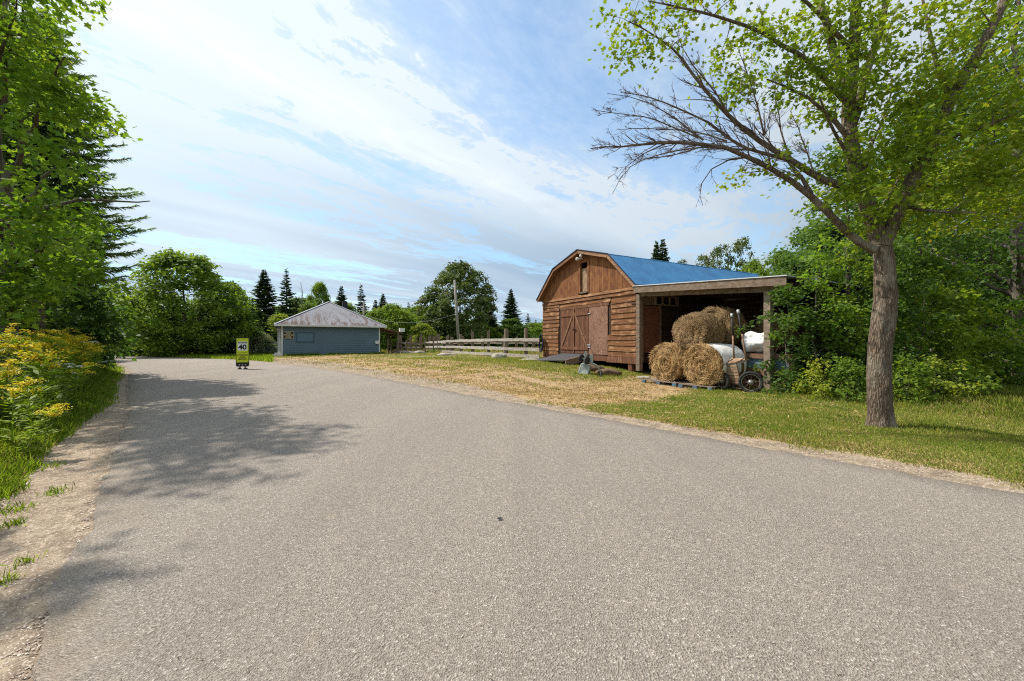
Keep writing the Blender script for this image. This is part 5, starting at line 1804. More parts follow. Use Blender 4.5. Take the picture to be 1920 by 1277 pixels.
rgm = np.random.default_rng(77)
cen = [ell(rgm, 56, (8.0, 7.3, 5.5), (2.3, 2.6, 2.3), 0.3),
       ell(rgm, 46, (8.9, 7.2, 4.3), (1.8, 2.2, 1.0), 0.1),
       ell(rgm, 26, (6.2, 7.3, 7.6), (2.6, 2.2, 1.5), 0.2),
       ell(rgm, 30, (9.6, 6.0, 6.6), (1.8, 1.6, 1.8), 0.2),
       ell(rgm, 9, (6.0, 6.9, 5.6), (0.8, 1.0, 0.7), 0.0)]
for (px_, py_, Y_, sx_, sz_, k) in ((1165, 62, 7.3, 0.30, 0.22, 5), (1200, 22, 7.2, 0.40, 0.25, 7), (1235, 70, 7.2, 0.25, 0.25, 4), (1185, 105, 7.3, 0.22, 0.12, 3), (1290, 30, 6.9, 0.3, 0.2, 5), (1330, 90, 7.0, 0.3, 0.15, 4),
                               (1370, 40, 6.8, 0.35, 0.3, 7), (1420, 110, 7.0, 0.35, 0.3, 8), (1440, 40, 6.9, 0.4, 0.3, 8), (1410, 160, 7.0, 0.3, 0.2, 5), (1480, 70, 6.9, 0.3, 0.4, 8), (1500, 140, 6.9, 0.3, 0.3, 8),
                               (1520, 215, 6.8, 0.3, 0.25, 7), (1480, 185, 7.0, 0.3, 0.12, 5), (1415, 312, 7.0, 0.25, 0.1, 4), (1500, 240, 6.9, 0.22, 0.12, 3), (1565, 330, 6.8, 0.35, 0.18, 6), (1620, 300, 6.6, 0.35, 0.4, 9),
                               (1560, 385, 6.9, 0.3, 0.12, 4), (1600, 395, 6.6, 0.25, 0.2, 5), (1680, 300, 6.6, 0.5, 0.5, 14), (1740, 380, 6.6, 0.5, 0.25, 12), (1590, 150, 6.7, 0.4, 0.4, 9), (1720, 150, 6.6, 0.5, 0.6, 14),
                               (1650, 60, 6.8, 0.5, 0.5, 12), (1560, 20, 6.9, 0.5, 0.4, 10), (1820, 120, 6.5, 0.5, 0.6, 14), (1830, 320, 6.8, 0.5, 0.4, 14), (1890, 400, 7.2, 0.4, 0.3, 9), (1780, 250, 6.5, 0.5, 0.4, 12), (1890, 200, 6.4, 0.5, 0.6, 14)):
    c_ = gpt(px_, py_, Y_)
    cen.append(rgm.normal(size=(k, 3)) * np.array([sx_, 0.3, sz_]) * 0.8 + np.array(c_))
cen = np.concatenate(cen)
# keep the gap that shows the bare limbs and sky
ipx = 960 + cen[:, 0] / cen[:, 1] * FPX
ipy = 638.5 - (cen[:, 2] - HC) / cen[:, 1] * FPX
keep = ~((ipx < 1540) & (ipy > 215) & ~((ipx > 1380) & (ipy > 290) & (ipy < 330))) & (cen[:, 1] > 3.6) & ~((ipx < 1560) & (ipy > 400)) & (ipy < 432)
keep &= ~((ipx < 1600) & (ipx > 1540) & (ipy > 190) & (ipy < 300) & (rgm.uniform(size=len(cen)) < 0.5))
keep &= ~((ipx < 1560) & (rgm.uniform(size=len(cen)) < 0.42))
cen = cen[keep]
near_tree('maple_tree', 'roadside maple with scarred grey trunk, yellow-green leaves and bare dead limbs reaching left', 'tree', base, sk, cen, 62, 0.30, 'maple', 0.080, M['lf_maple'], M['bark'], 5, trunkmb=tr, twigmat=M['deadbark'], out=0.3)

# ---------------------------------------------------------------- generic near broadleaf
def broad(name, label, loc, H, Rc, base_h, seed, nclump, n, crad, tmpl, size, mat, bark, group=None, cat='tree', r0=None, shape=0.5, lean=(0, 0), flat=0.45, low=0.0, extra=None, shell=0.35):
    rg = np.random.default_rng(seed)
    s = Skel(seed)
    x, y = loc
    z0 = hz1(x, y)
    r0 = r0 or H * 0.016
    top = Vector((x + lean[0], y + lean[1], z0 + H * 0.93))
    Q, R_ = s.limb([(x, y, z0 - 0.1), Vector((x, y, z0)).lerp(top, 0.4) + Vector((rg.normal() * 0.12, rg.normal() * 0.12, 0)), top], r0, r0 * 0.15, 10, 0.2, step=0.4)
    cs = []
    while len(cs) < nclump:
        t_ = rg.uniform(low, 1.0)
        w_ = math.sin(math.pi * (0.12 + 0.86 * t_) ** (0.6 + shape * 0.6)) ** 0.7
        k = (shell + (1 - shell) * rg.uniform() ** 0.6)
        a = rg.uniform(0, 2 * math.pi)
        rr = Rc * w_ * k * (1 + 0.22 * math.sin(a * 3 + seed + t_ * 5))
        z = z0 + base_h + (H - base_h) * t_
        cx_ = x + lean[0] * t_; cy_ = y + lean[1] * t_
        rr *= rg.uniform(0.75, 1.3); z += (H - base_h) * rg.normal() * 0.05
        cs.append((cx_ + rr * math.cos(a), cy_ + rr * math.sin(a), z))
    # main limbs
    for k in range(int(6 + H)):
        t_ = rg.uniform(0.12, 0.8)
        i = int(t_ * (len(Q) - 1)); p = Q[i]
        if p.z < z0 + base_h * 0.7: continue
        a = rg.uniform(0, 2 * math.pi); l_ = Rc * (0.45 + 0.35 * rg.uniform()) * (1.1 - 0.6 * t_)
        s.limb([p, p + Vector((math.cos(a) * l_ * 0.5, math.sin(a) * l_ * 0.5, l_ * 0.35)), p + Vector((math.cos(a) * l_, math.sin(a) * l_, l_ * 0.75))], R_[i] * 0.5, R_[i] * 0.12, 6, 0.15, step=0.35)
    cs = np.array(cs)
    if extra is not None: cs = np.concatenate([cs, extra])
    return near_tree(name, label, cat, (x, y, z0), s, cs, n, crad, tmpl, size, mat, bark, seed + 1, group, flat)


# left foreground maple
rgl = np.random.default_rng(8)
skl = Skel(31)
lb0 = Vector((-11.0, 8.6, hz1(-11.0, 8.6)))
Q0, R0_ = skl.limb([lb0, lb0 + Vector((0.15, 0, 2.6)), lb0 + Vector((0.0, -0.1, 5.5)), lb0 + Vector((0.4, -0.2, 9.0))], 0.20, 0.05, 12, 0.15)
for (i_, v_) in ((0.3, (2.2, -0.6, 0.8)), (0.42, (2.6, -0.9, 1.3)), (0.5, (2.9, -1.4, 1.9)), (0.6, (2.4, -1.6, 1.8)), (0.7, (2.2, -1.2, 1.6)), (0.35, (1.6, -1.8, 1.0)), (0.45, (1.8, 1.6, 1.0)), (0.55, (-2, 0.5, 1)), (0.65, (-1.5, -1.5, 1.5)), (0.8, (1.6, -1.0, 1.2))):
    k = int(i_ * (len(Q0) - 1)); p = Q0[k]; v_ = Vector(v_)
    skl.limb([p, p + v_ * 0.5 + Vector((0, 0, 0.25)), p + v_], R0_[k] * 0.55, 0.012, 7, 0.12)
cl = np.concatenate([ell(rgl, 190, (-10.5, 8.3, 5.0), (2.85, 2.3, 2.6), 0.5), ell(rgl, 90, (-10.9, 7.7, 7.6), (2.3, 1.8, 1.3), 0.3),
                     ell(rgl, 60, (-11.0, 8.2, 2.5), (1.5, 1.0, 0.8), 0.2), ell(rgl, 13, (-8.4, 6.3, 7.2), (1.1, 0.9, 0.5), 0.1), ell(rgl, 56, (-11.3, 10.5, 4.0), (1.5, 0.8, 1.6), 0.1),
                     np.array(gpt(235, 225, 8.2)) + rgl.normal(size=(14, 3)) * np.array([0.32, 0.3, 0.28]),
                     np.array(gpt(190, 205, 8.0)) + rgl.normal(size=(14, 3)) * np.array([0.4, 0.4, 0.35]),
                     np.array(gpt(110, 40, 7.6)) + rgl.normal(size=(14, 3)) * np.array([0.4, 0.4, 0.4])])
ipx = 960 + cl[:, 0] / cl[:, 1] * FPX; ipy = 638.5 - (cl[:, 2] - HC) / cl[:, 1] * FPX
lim = np.interp(ipy, [-400, -40, 20, 80, 110, 150, 200, 240, 262, 275, 420, 520, 600], [400, 235, 138, 128, 95, 150, 215, 238, 218, 175, 190, 200, 170])
gx_, gy_ = cl[:, 0] + 0.718 * cl[:, 2], cl[:, 1] - 0.256 * cl[:, 2]
ulg = -sdist(gx_, gy_, LEFT)
airy = ((ipx < -10) | (ipy < -10)) & (ulg > 0.0) & (ulg < 4.5) & (gy_ > 2.5) & (gy_ < 10)
cl = cl[(ipx < lim - 22) & (cl[:, 1] > 3) & ~(airy & (rgl.uniform(size=len(cl)) < 0.85))]
near_tree('maple_tree', 'dense deep-green maple filling the upper left over the goldenrod verge', 'tree', lb0, skl, cl, 64, 0.36, 'maple', 0.12, M['lf_left'], M['barkdark'], 9, out=0.35)

# the maple outside the frame whose twigs shade the near road edge
broad('maple_tree', 'green maple standing on the near left verge, its crown reaching over the sandy shoulder', (-9.4, 4.4), 7.0, 0.70, 5.0, 41, 8, 60, 0.28, 'maple', 0.125, M['lf_left'], M['barkdark'], lean=(2.2, -1.0))

# ---------------------------------------------------------------- spruces
def needles(rg, P, D, n, L_, wdt):
    """n flat sprigs along each branch segment"""
    pass


def conifer(seed, H, Rc, base_h, dens=1.0, nl=1.0, droop=0.25, width=0.02, sp=0.30, shapepow=0.8, ragged=0.3):
    """returns (wood MB, needle mesh arrays); branches in whorls with hanging sprigs"""
    rg = np.random.default_rng(seed)
    wood = MB()
    wood.tube([(0, 0, -0.1), (0.03, 0, H * 0.5), (0, 0.02, H * 0.98)], [H * 0.014, H * 0.009, 0.012], 8)
    PP, DD, NN, LL = [], [], [], []
    z = base_h
    while z < H * 0.985:
        t_ = (z - base_h) / (H - base_h)
        rl = Rc * (1 - t_) ** shapepow * (1 - 0.35 * max(0, 0.18 - t_) / 0.18)
        nb = max(3, int(6 * dens * rg.uniform(0.7, 1.2)))
        a0 = rg.uniform(0, 6.28)
        for k in range(nb):
            a = a0 + k * 2 * math.pi / nb + rg.normal() * 0.25
            l_ = max(0.10, rl * rg.uniform(1 - ragged, 1.1))
            el = 0.28 + 0.35 * t_ - droop
            segs = max(3, int(l_ / 0.25))
            p = np.array([0, 0, z + rg.normal() * 0.06])
            pts = [p]
            for s_ in range(segs):
                f = s_ / segs
                e_ = el - droop * 1.2 * math.sin(f * 3.1) + 0.45 * f * f
                d = np.array([math.cos(a) * math.cos(e_), math.sin(a) * math.cos(e_), math.sin(e_)])
                p = p + d * l_ / segs
                pts.append(p)
            wood.tube([tuple(q) for q in pts], [max(0.004, 0.012 * l_ * (1 - i / (segs + 1))) for i in range(segs + 1)], 4, cap=False)
            m_ = int(nl * 26 * l_ / 1.0) + 8
            f = rg.uniform(0.08, 1.0, m_) ** 0.8
            idx = np.minimum((f * segs).astype(int), segs - 1)
            pts = np.array(pts)
            q = pts[idx] + (pts[idx + 1] - pts[idx]) * (f * segs - idx)[:, None]
            along_ = (pts[idx + 1] - pts[idx]); along_ /= np.linalg.norm(along_, axis=1, keepdims=True)
            sd = np.cross(along_, [0, 0, 1.0]); sd /= np.linalg.norm(sd, axis=1, keepdims=True) + 1e-9
            sg = rg.choice([-1, 1], m_)[:, None]
            dd = along_ * rg.uniform(0.4, 1.0, (m_, 1)) + sd * sg * rg.uniform(0.4, 1.1, (m_, 1)) + np.array([0, 0, 1.0]) * rg.uniform(-0.75, 0.25, (m_, 1))
            PP.append(q); DD.append(dd)
            nn_ = rg.normal(size=(m_, 3)) * 0.5; nn_[:, 2] += 1
            NN.append(nn_); LL.append(sp * (0.5 + 0.5 * (1 - t_)) * rg.uniform(0.5, 1.2, m_) * (0.4 + 0.6 * (1 - f)) * (0.6 + 0.4 * min(1, l_)))
        z += H * 0.030 / max(dens, 0.6) * rg.uniform(0.7, 1.2) * (1.15 - 0.5 * t_)
    P, D, N, L_ = map(np.concatenate, (PP, DD, NN, LL))
    T = (np.array([(-width * 0.6, 0, 0), (width * 0.6, 0, 0), (width * 0.9, 0.5, 0), (width * 0.25, 1, 0), (-width * 0.25, 1, 0), (-width * 0.9, 0.5, 0)]) * np.array([1, 1, 1]), [(0, 1, 2, 3, 4, 5)])
    # width is given in metres, so divide it by the length each sprig is scaled with
    Tn = T[0].copy(); Tn[:, 0] = Tn[:, 0] / sp
    V, F = scatter(P, D, N, L_, (Tn, T[1]))
    return wood, fast_mesh('needles', V, F)


# near left spruce, with fans of short needles
wd, nm = conifer(3, 11.5, 2.95, 3.0, 1.9, 5.4, 0.19, 0.036, 0.42, 0.62, 0.5)
sp_x, sp_y = -14.5, 12.2
spr = empty('spruce_tree', 'wide spruce with dark drooping boughs stretching right below the foreground maple', 'tree', (sp_x, sp_y, hz1(sp_x, sp_y)))
wd.build('trunk', M['barkdark'], spr, True)
link('boughs', nm, M['needle2'], spr)

# ---------------------------------------------------------------- far trees: a few kinds, copied
def far_broad(seed, H, Rc, base_h, nclump, n, crad, size, shape=0.5, low=0.0, tmpl='lobe'):
    rg = np.random.default_rng(seed)
    wood = MB(); s = Skel(seed)
    Q, R_ = s.limb([(0, 0, -0.2), (0.1, 0, H * 0.4), (0, 0.1, H * 0.9)], H * 0.018, 0.03, 8, 0.3, step=0.6)
    cs = []
    while len(cs) < nclump:
        t_ = rg.uniform(low, 1.0)
        w_ = math.sin(math.pi * (0.10 + 0.87 * t_) ** (0.6 + shape * 0.6)) ** 0.65
        a = rg.uniform(0, 6.28)
        k = 0.45 + 0.55 * rg.uniform() ** 0.5
        rr = Rc * w_ * k * (1 + 0.2 * math.sin(a * 3 + seed + 4 * t_))
        cs.append((rr * math.cos(a), rr * math.sin(a), base_h + (H - base_h) * t_))
    for k in range(12):
        t_ = rg.uniform(0.15, 0.8); i = int(t_ * (len(Q) - 1)); p = Q[i]; a = rg.uniform(0, 6.28); l_ = Rc * 0.6 * (1.1 - 0.6 * t_)
        s.limb([p, p + Vector((math.cos(a) * l_, math.sin(a) * l_, l_ * 0.8))], R_[i] * 0.5, 0.02, 5, 0.2, step=0.6)
    s.join(cs)
    s.mb.v += []
    n0 = len(s.mb.v); s.mb.v += s.twig.v; s.mb.f += [tuple(i + n0 for i in f) for f in s.twig.f]
    P, O = clump_points(rg, cs, n, crad, 0.5)
    return s.mb, leaves_mesh('crown', P, size, tmpl, rg, up=0.8, out=O, outw=0.5)


BANK = {}


def bank(key, wood, crown, bark, mat):
    me = bpy.data.meshes.new('trunk'); me.from_pydata(wood.v, [], wood.f); me.update(); me.materials.append(bark)
    crown.materials.append(mat)
    BANK[key] = (me, crown)


bank('round', *far_broad(51, 10, 4.2, 0.6, 210, 125, 0.72, 0.27), M['barkdark'], M['lf_mid'])
bank('low', *far_broad(52, 10, 5.0, 0.1, 220, 125, 0.75, 0.29, 0.2), M['barkdark'], M['lf_mid'])
bank('oak', *far_broad(53, 10, 4.3, 0.5, 250, 110, 0.58, 0.25, 0.5), M['barkdark'], M['lf_olive'])
bank('dark', *far_broad(54, 10, 4.4, 0.2, 200, 125, 0.75, 0.29, 0.3), M['barkdark'], M['lf_dark'])
bank('yel', *far_broad(55, 10, 4.6, 0.1, 180, 120, 0.8, 0.30, 0.2), M['barkdark'], M['lf_yel'])
bank('poplar', *far_broad(56, 10, 2.6, 2.0, 90, 50, 0.40, 0.21, 0.6), M['palebark'], M['lf_olive'])
bank('pale', *far_broad(57, 10, 5.0, 0.1, 180, 110, 0.8, 0.27, 0.2), M['barkdark'], M['lf_pale'])
for i, (sd, ds, rg_) in enumerate(((61, 1.2, 0.45), (62, 0.95, 0.6), (63, 1.3, 0.4))):
    w_, n_ = conifer(sd, 10, 2.0, 0.6, ds, 4.0, 0.18, 0.11, 0.58, 0.80, rg_)
    bank('fir%d' % i, w_, n_, M['barkdark'], M['needle'])
NAMES = {'round': 'maple_tree', 'low': 'leafy_tree', 'oak': 'oak_tree', 'dark': 'leafy_tree', 'yel': 'bush', 'poplar': 'poplar_tree', 'pale': 'shrub', 'fir0': 'spruce_tree', 'fir1': 'spruce_tree', 'fir2': 'spruce_tree'}
rt = random.Random(99)


def plant(key, px_, Y, top, width, label, group=None, cat='tree', crown='crown', zb=None, name=None):
    """a tree of a kind at image column px, depth Y, with its top and width as seen"""
    x = wx(px_, Y)
    z0 = hz1(x, Y) if zb is None else zb
    H = wz(top, Y) - z0
    R2 = width / FPX * Y / 2
    kr = {'round': 4.3, 'low': 5.0, 'oak': 4.3, 'dark': 4.5, 'yel': 4.7, 'poplar': 2.6, 'pale': 5.0}.get(key, 0.98)
    o = empty(name or NAMES[key], label, cat, (x, Y, z0), rt.uniform(0, 6.28), group)
    o.scale = (R2 / kr, R2 / kr, H / 10.1)
    tm, cm = BANK[key]
    a = bpy.data.objects.new('trunk', tm); C.objects.link(a); a.parent = o
    a = bpy.data.objects.new('boughs' if key.startswith('fir') else 'crown', cm); C.objects.link(a); a.parent = o
    return o


# left middle distance
plant('round', 345, 33, 478, 190, 'large rounded green maple at the bend of the road, left of the yellow sign')
plant('dark', 428, 36, 530, 90, 'green leafy tree right behind the large rounded maple at the road bend')
plant('dark', 385, 38, 560, 90, 'dark leafy tree low between the road-bend maple and the first tall spruce')
plant('low', 262, 35, 560, 120, 'low spreading green tree on the left flank of the road-bend maple')
plant('fir2', 264, 44, 521, 26, 'small spruce tip rising left of the large road-bend maple')
plant('low', 205, 38, 548, 130, 'leafy tree beside the road, just past the goldenrod verge')
plant('yel', 225, 36, 590, 110, 'yellow-green bush where the road disappears behind the goldenrod', cat='bush', name='bush')
plant('low', 90, 23, 530, 170, 'dark leafy tree behind the left verge, under the drooping spruce boughs')
plant('dark', 20, 18, 480, 230, 'dark leafy tree at the left edge behind the goldenrod')
plant('low', 50, 18, 592, 150, 'mid-green bushy undergrowth tree right behind the tallest goldenrod')
plant('low', 0, 12.2, 572, 180, 'bushy green undergrowth tree at the far left edge of the verge')
plant('yel', 140, 25, 606, 80, 'bushy yellow-green sapling behind the goldenrod near the road', cat='bush')
plant('dark', -30, 13.0, 300, 340, 'tall dark leafy tree at the left edge behind the foreground maple')
plant('fir0', 495, 52, 503, 52, 'tall dense spruce just left of the blue house', zb=-0.3)
plant('fir1', 537, 50, 501, 38, 'tall slender spruce above the left slope of the house roof')
plant('fir2', 470, 40, 560, 60, 'grey-green spruce low behind the road sign')
plant('fir1', 555, 55, 555, 24, 'short spruce right beside the tall slender one')
plant('pale', 485, 37, 622, 62, 'pale silvery shrub between the road sign and the red-roofed shed', cat='shrub', name='shrub')
plant('yel', 525, 44, 590, 70, 'yellow-green bush behind the left corner of the blue house', cat='bush')
plant('round', 600, 62, 532, 50, 'rounded broadleaf tree behind the peak of the house roof')
plant('fir2', 640, 58, 534, 34, 'dark spruce right above the house roof peak')
plant('fir1', 677, 56, 531, 32, 'spruce standing over the right slope of the house roof')
plant('fir2', 704, 62, 560, 26, 'short spruce right of the pole behind the house')
plant('fir0', 718, 66, 549, 32, 'small pointed spruce between the house and the leaning pole')
plant('fir1', 766, 70, 565, 24, 'small spruce tip above the bushes left of the leaning pole')
plant('low', 580, 56, 570, 90, 'ochre-green broadleaf tree directly behind the house roof')
plant('low', 735, 52, 572, 110, 'wide green leafy tree behind the porch of the blue house')
plant('low', 690, 56, 585, 80, 'green leafy tree behind the right half of the house')
plant('low', 785, 60, 575, 100, 'broad leafy tree left of the big oak-like tree')
plant('low', 640, 64, 568, 110, 'leafy tree crowding behind the spruces over the house roof')
plant('dark', 560, 66, 560, 100, 'darker leafy tree far behind the slender spruce')
plant('low', 820, 68, 570, 90, 'leafy tree just left of the big airy tree, farther back')
plant('dark', 765, 66, 578, 90, 'dark leafy tree far back between house porch and leaning pole')
plant('low', 1030, 75, 598, 80, 'leafy tree partly hidden by the barn left wall')
plant('yel', 792, 50, 607, 60, 'bright yellow-green bush behind the pen fence', cat='bush')
plant('oak', 862, 56, 494, 136, 'big airy olive-green tree behind the leaning pole', cat='tree')
plant('oak', 830, 58, 570, 90, 'lower olive-green tree left behind the leaning pole')
plant('fir2', 915, 62, 555, 30, 'spruce at the right flank of the big airy tree')
plant('fir0', 958, 66, 540, 34, 'lone dark spruce rising clear between the big tree and the barn')
plant('dark', 960, 62, 598, 70, 'dark leafy tree at the foot of the lone spruce')
plant('low', 905, 60, 610, 70, 'mid-green leafy tree behind the round posts of the fence')
plant('fir1', 928, 64, 588, 24, 'short spruce left of the lone dark spruce')
plant('fir1', 990, 72, 586, 20, 'thin spruce tip near the barn\'s left eave')
plant('low', 1000, 70, 606, 70, 'leafy tree right beside the barn wall in the distance')
plant('low', 750, 58, 600, 100, 'bushy tree behind the yard gate fence')
# the far belt of mixed trees
for i in range(96):
    px_ = -60 + i * 12.5 + rt.uniform(-9, 9)
    Y_ = rt.uniform(75, 110)
    k = rt.choice(['fir0', 'fir1', 'fir2', 'low', 'dark', 'low'])
    tp_ = rt.uniform(592, 614) if px_ > 640 else rt.uniform(575, 608)
    plant(k, px_, Y_, tp_, rt.uniform(16, 24) if k[0] == 'f' else rt.uniform(44, 70),
          'small distant spruce in the far tree belt under the sky' if k[0] == 'f' else 'distant green tree in the far tree belt under the sky', 'far belt of spruces' if k[0] == 'f' else 'far belt of leafy trees')
# dead grey tree behind the house
sd2 = Skel(71)
xx_, yy_ = wx(566, 55), 55.0
Qd, Rd = sd2.limb([(xx_, yy_, 0), (xx_ + 0.2, yy_, 4), (xx_ - 0.1, yy_, 9.3)], 0.13, 0.02, 6, 0.3, step=0.6)
sd2.bare(Qd, Rd, 22, 2.6, 0.8, 1, 0.8, 0.35)
near_tree('dead_tree', 'bare grey dead tree between the slender spruce and the broadleaf behind the house', 'tree', (xx_, yy_, 0), sd2, [], 0, 0, 'oval', 0.1, None, M['palebark'], 1, twigmat=M['palebark'])

# behind the barn
plant('fir0', 1231, 46, 449, 44, 'left one of the twin dark spruces rising behind the blue barn roof', 'twin spruces behind the barn roof')
plant('fir2', 1243, 46.5, 444, 46, 'right one of the twin dark spruces rising behind the blue barn roof', 'twin spruces behind the barn roof')
plant('poplar', 1352, 34, 460, 70, 'airy poplar with sparse leaves, first one right of the twin spruces', cat='tree')
plant('poplar', 1392, 34, 447, 74, 'tallest airy sparse poplar over the lean-to roof')
plant('poplar', 1318, 38, 478, 60, 'short sparse poplar right of the twin spruces over the blue roof')
plant('poplar', 1278, 40, 487, 40, 'low sparse tree tip just over the ridge right of the twin spruces')
plant('low', 1465, 27, 476, 130, 'round dense green tree right behind the end of the blue roof')
plant('low', 1410, 31, 492, 90, 'dense green tree low behind the right end of the blue roof')
plant('dark', 1545, 25, 420, 190, 'dark tree mass behind the lean-to and the tall maple saplings')

# ---------------------------------------------------------------- right hand thicket and wood
MS = M['lf_mid']
broad('maple_tree', 'tall green maple right behind the lean-to end, left of the scarred trunk', (11.3, 13.4), 8.0, 2.0, 0.8, 81, 78, 90, 0.46, 'maple', 0.13, M['lf_dark'], M['barkdark'], shape=0.5)
broad('maple_tree', 'tall green maple behind the scarred trunk of the roadside maple', (13.4, 13.2), 8.4, 1.9, 3.6, 82, 60, 85, 0.46, 'maple', 0.13, M['lf_dark'], M['barkdark'])
GS = 'maple saplings crowding the end of the lean-to'
for (x, y, H_, R_c, sd, lab, mt) in ((8.10, 11.75, 3.1, 0.85, 91, 'leafy maple sapling pressed against the lean-to corner post', M['lf_dark']),
                                   (9.05, 11.7, 4.1, 0.9, 92, 'maple sapling just right of the lean-to corner post, beneath the fascia end', M['lf_left']),
                                   (9.9, 11.5, 4.4, 0.95, 93, 'tallest yellow-green maple sapling between the lean-to and the scarred trunk', M['lf_mid']),
                                   (10.5, 11.2, 3.5, 0.85, 94, 'dark maple sapling left beside the scarred trunk', M['lf_dark']),
                                   (11.1, 11.8, 4.6, 1.1, 95, 'tall maple sapling hidden partly behind the scarred trunk', M['lf_dark'])):
    broad('maple_sapling', lab, (x, y), H_, R_c, 0.1, sd, 38, 58, 0.28, 'maple', 0.105, mt, M['barkdark'], GS, 'sapling', r0=0.035)
# sprays of leaves reaching over the post
GB2 = 'low bright green bushes at the edge of the lawn'
for (px_, Y_, H_, R_c, sd, lab) in ((1545, 10.5, 0.95, 0.5, 101, 'bright green low bush at the foot of the saplings, leftmost by the lawn edge'),
                               (1590, 10.0, 1.0, 0.5, 102, 'bright green low bush just left of the scarred trunk'),
                               (1700, 9.8, 1.15, 0.55, 103, 'bright green low bush right beside the scarred trunk'),
                               (1755, 10.0, 1.2, 0.6, 104, 'bright green bramble bush one step right of the scarred trunk'),
                               (1805, 10.4, 1.0, 0.55, 105, 'bright green low bramble in the grass below the yellowing sapling'),
                               (1620, 10.9, 1.3, 0.6, 106, 'green bush half hidden behind the scarred trunk')):
    broad('bush', lab, (wx(px_, Y_), Y_), H_, R_c, 0.05, sd, 26, 38, 0.16, 'lobe', 0.085, M['lf_yel'] if sd in (101, 104) else M['lf_mid'], M['barkdark'], GB2, 'bush', r0=0.015, flat=0.6)
GU = 'understory maples of the right-hand wood'
for (px_, Y_, H_, R_c, sd, lab, mt) in ((1725, 12.5, 4.2, 1.3, 111, 'understory maple with reddish leaf tips right of the scarred trunk', M['lf_maple']),
                                   (1800, 13.0, 3.0, 1.5, 112, 'low spreading understory maple with yellow-green tiers right of the scarred trunk', M['lf_maple']),
                                   (1700, 14.0, 3.4, 1.4, 113, 'dark understory maple behind the yellow-green one', M['lf_left']),
                                   (1880, 15.0, 3.2, 1.6, 114, 'dark understory maple before the thick trunk at the right edge', M['lf_dark']),
                                   (1960, 12.5, 3.0, 1.4, 115, 'understory maple at the right edge of the wood', M['lf_left']),
                                   (1770, 16.5, 4.5, 2.0, 116, 'deep green understory maple far back between the wood trunks', M['lf_dark']),
                                   (1850, 18.0, 5.0, 2.2, 117, 'deep green understory maple farthest back in the right-hand wood', M['lf_dark'])):
    broad('understory_maple', lab, (wx(px_, Y_), Y_), H_, R_c, 0.15, sd, 55, 60, 0.38, 'maple', 0.125, mt, M['barkdark'], GU, 'tree', r0=0.04, flat=0.3)
GW = 'tall trees of the right-hand wood'
for (px_, Y_, H_, R_c, r_, sd, lab, bk_) in ((1905, 14.5, 15, 3.0, 0.31, 121, 'thickest dark trunk of the wood at the right edge', M['barkdark']),
                                        (1868, 17.5, 15, 2.6, 0.18, 122, 'slim dark trunk of the wood left of the thickest one', M['barkdark']),
                                        (1790, 18.0, 14, 2.6, 0.16, 123, 'pale straight trunk of the wood right of the scarred maple', M['palebark']),
                                        (1748, 20.0, 14, 2.8, 0.15, 124, 'pale slim trunk of the wood nearest the scarred maple', M['palebark']),
                                        (1830, 22.0, 15, 3.0, 0.17, 125, 'dark trunk far back in the middle of the wood', M['barkdark']),
                                        (1700, 21.0, 12, 2.8, 0.16, 126, 'tall wood tree seen through the crown of the roadside maple', M['barkdark']),
                                        (1950, 19.0, 15, 3.2, 0.2, 127, 'tall wood tree standing at the right picture edge', M['palebark'])):
    broad('forest_tree', lab, (wx(px_, Y_), Y_), H_, R_c, 3.0, sd, 95, 62, 0.62, 'lobe', 0.17, M['lf_dark'], bk_, GW, 'tree', r0=r_, low=0.0)
for (px_, Y_, tp_, wd_, k, lab) in ((1760, 27, 440, 230, 'dark', 'dark leafy tree closing the wood behind the pale trunks'), (1890, 26, 430, 240, 'dark', 'dark leafy tree closing the wood at the right edge'),
                                    (1640, 28, 400, 200, 'dark', 'dark leafy tree behind the roadside maple trunk'), (2010, 22, 380, 260, 'dark', 'dark leafy tree beyond the right edge of the wood'),
                                    (1830, 34, 500, 260, 'low', 'leafy tree deep behind the wood')):
    plant(k, px_, Y_, tp_, wd_, lab)

# ================================================================ GRASS AND WEEDS
rgg = np.random.default_rng(2024)
BLADE = (np.array([(-0.5, 0, 0), (0.5, 0, 0), (0.36, 0.55, 0.10), (0.04, 1.0, 0.34), (-0.30, 0.55, 0.10)]), [(0, 1, 2, 3, 4)])


def blades(name, X, Y, hgt, wdt, mat, lean=0.45, parent=None, z0=None):
    n = len(X)
    Z = (hz(X, Y) if z0 is None else z0) - 0.005
    a = rgg.uniform(0, 2 * np.pi, n)
    up = np.stack([np.cos(a) * lean * rgg.uniform(0, 1, n), np.sin(a) * lean * rgg.uniform(0, 1, n), np.ones(n)], -1)
    up /= np.linalg.norm(up, axis=1, keepdims=True)
    b2 = rgg.uniform(0, 2 * np.pi, n)
    N = np.stack([np.cos(b2), np.sin(b2), np.zeros(n)], -1)
    X_ = np.cross(up, N); X_ /= np.linalg.norm(X_, axis=1, keepdims=True)
    N = np.cross(X_, up)
    T = BLADE[0]
    h = np.asarray(hgt).reshape(-1, 1, 1); w_ = np.asarray(wdt).reshape(-1, 1, 1)
    P = np.stack([X, Y, Z], -1)
    V = P[:, None, :] + T[None, :, 0:1] * w_ * X_[:, None, :] + T[None, :, 1:2] * h * up[:, None, :] + T[None, :, 2:3] * h * N[:, None, :]
    F = (np.array(BLADE[1])[None] + (np.arange(n) * 5)[:, None, None]).reshape(-1, 5)
    o = link(name, fast_mesh(name, V.reshape(-1, 3), F), mat, parent)
    return o


def inview(X, Y, pad=0.12):
    return (Y > 0.8) & (np.abs(X / np.maximum(Y, 0.1)) < 1.285 + pad)


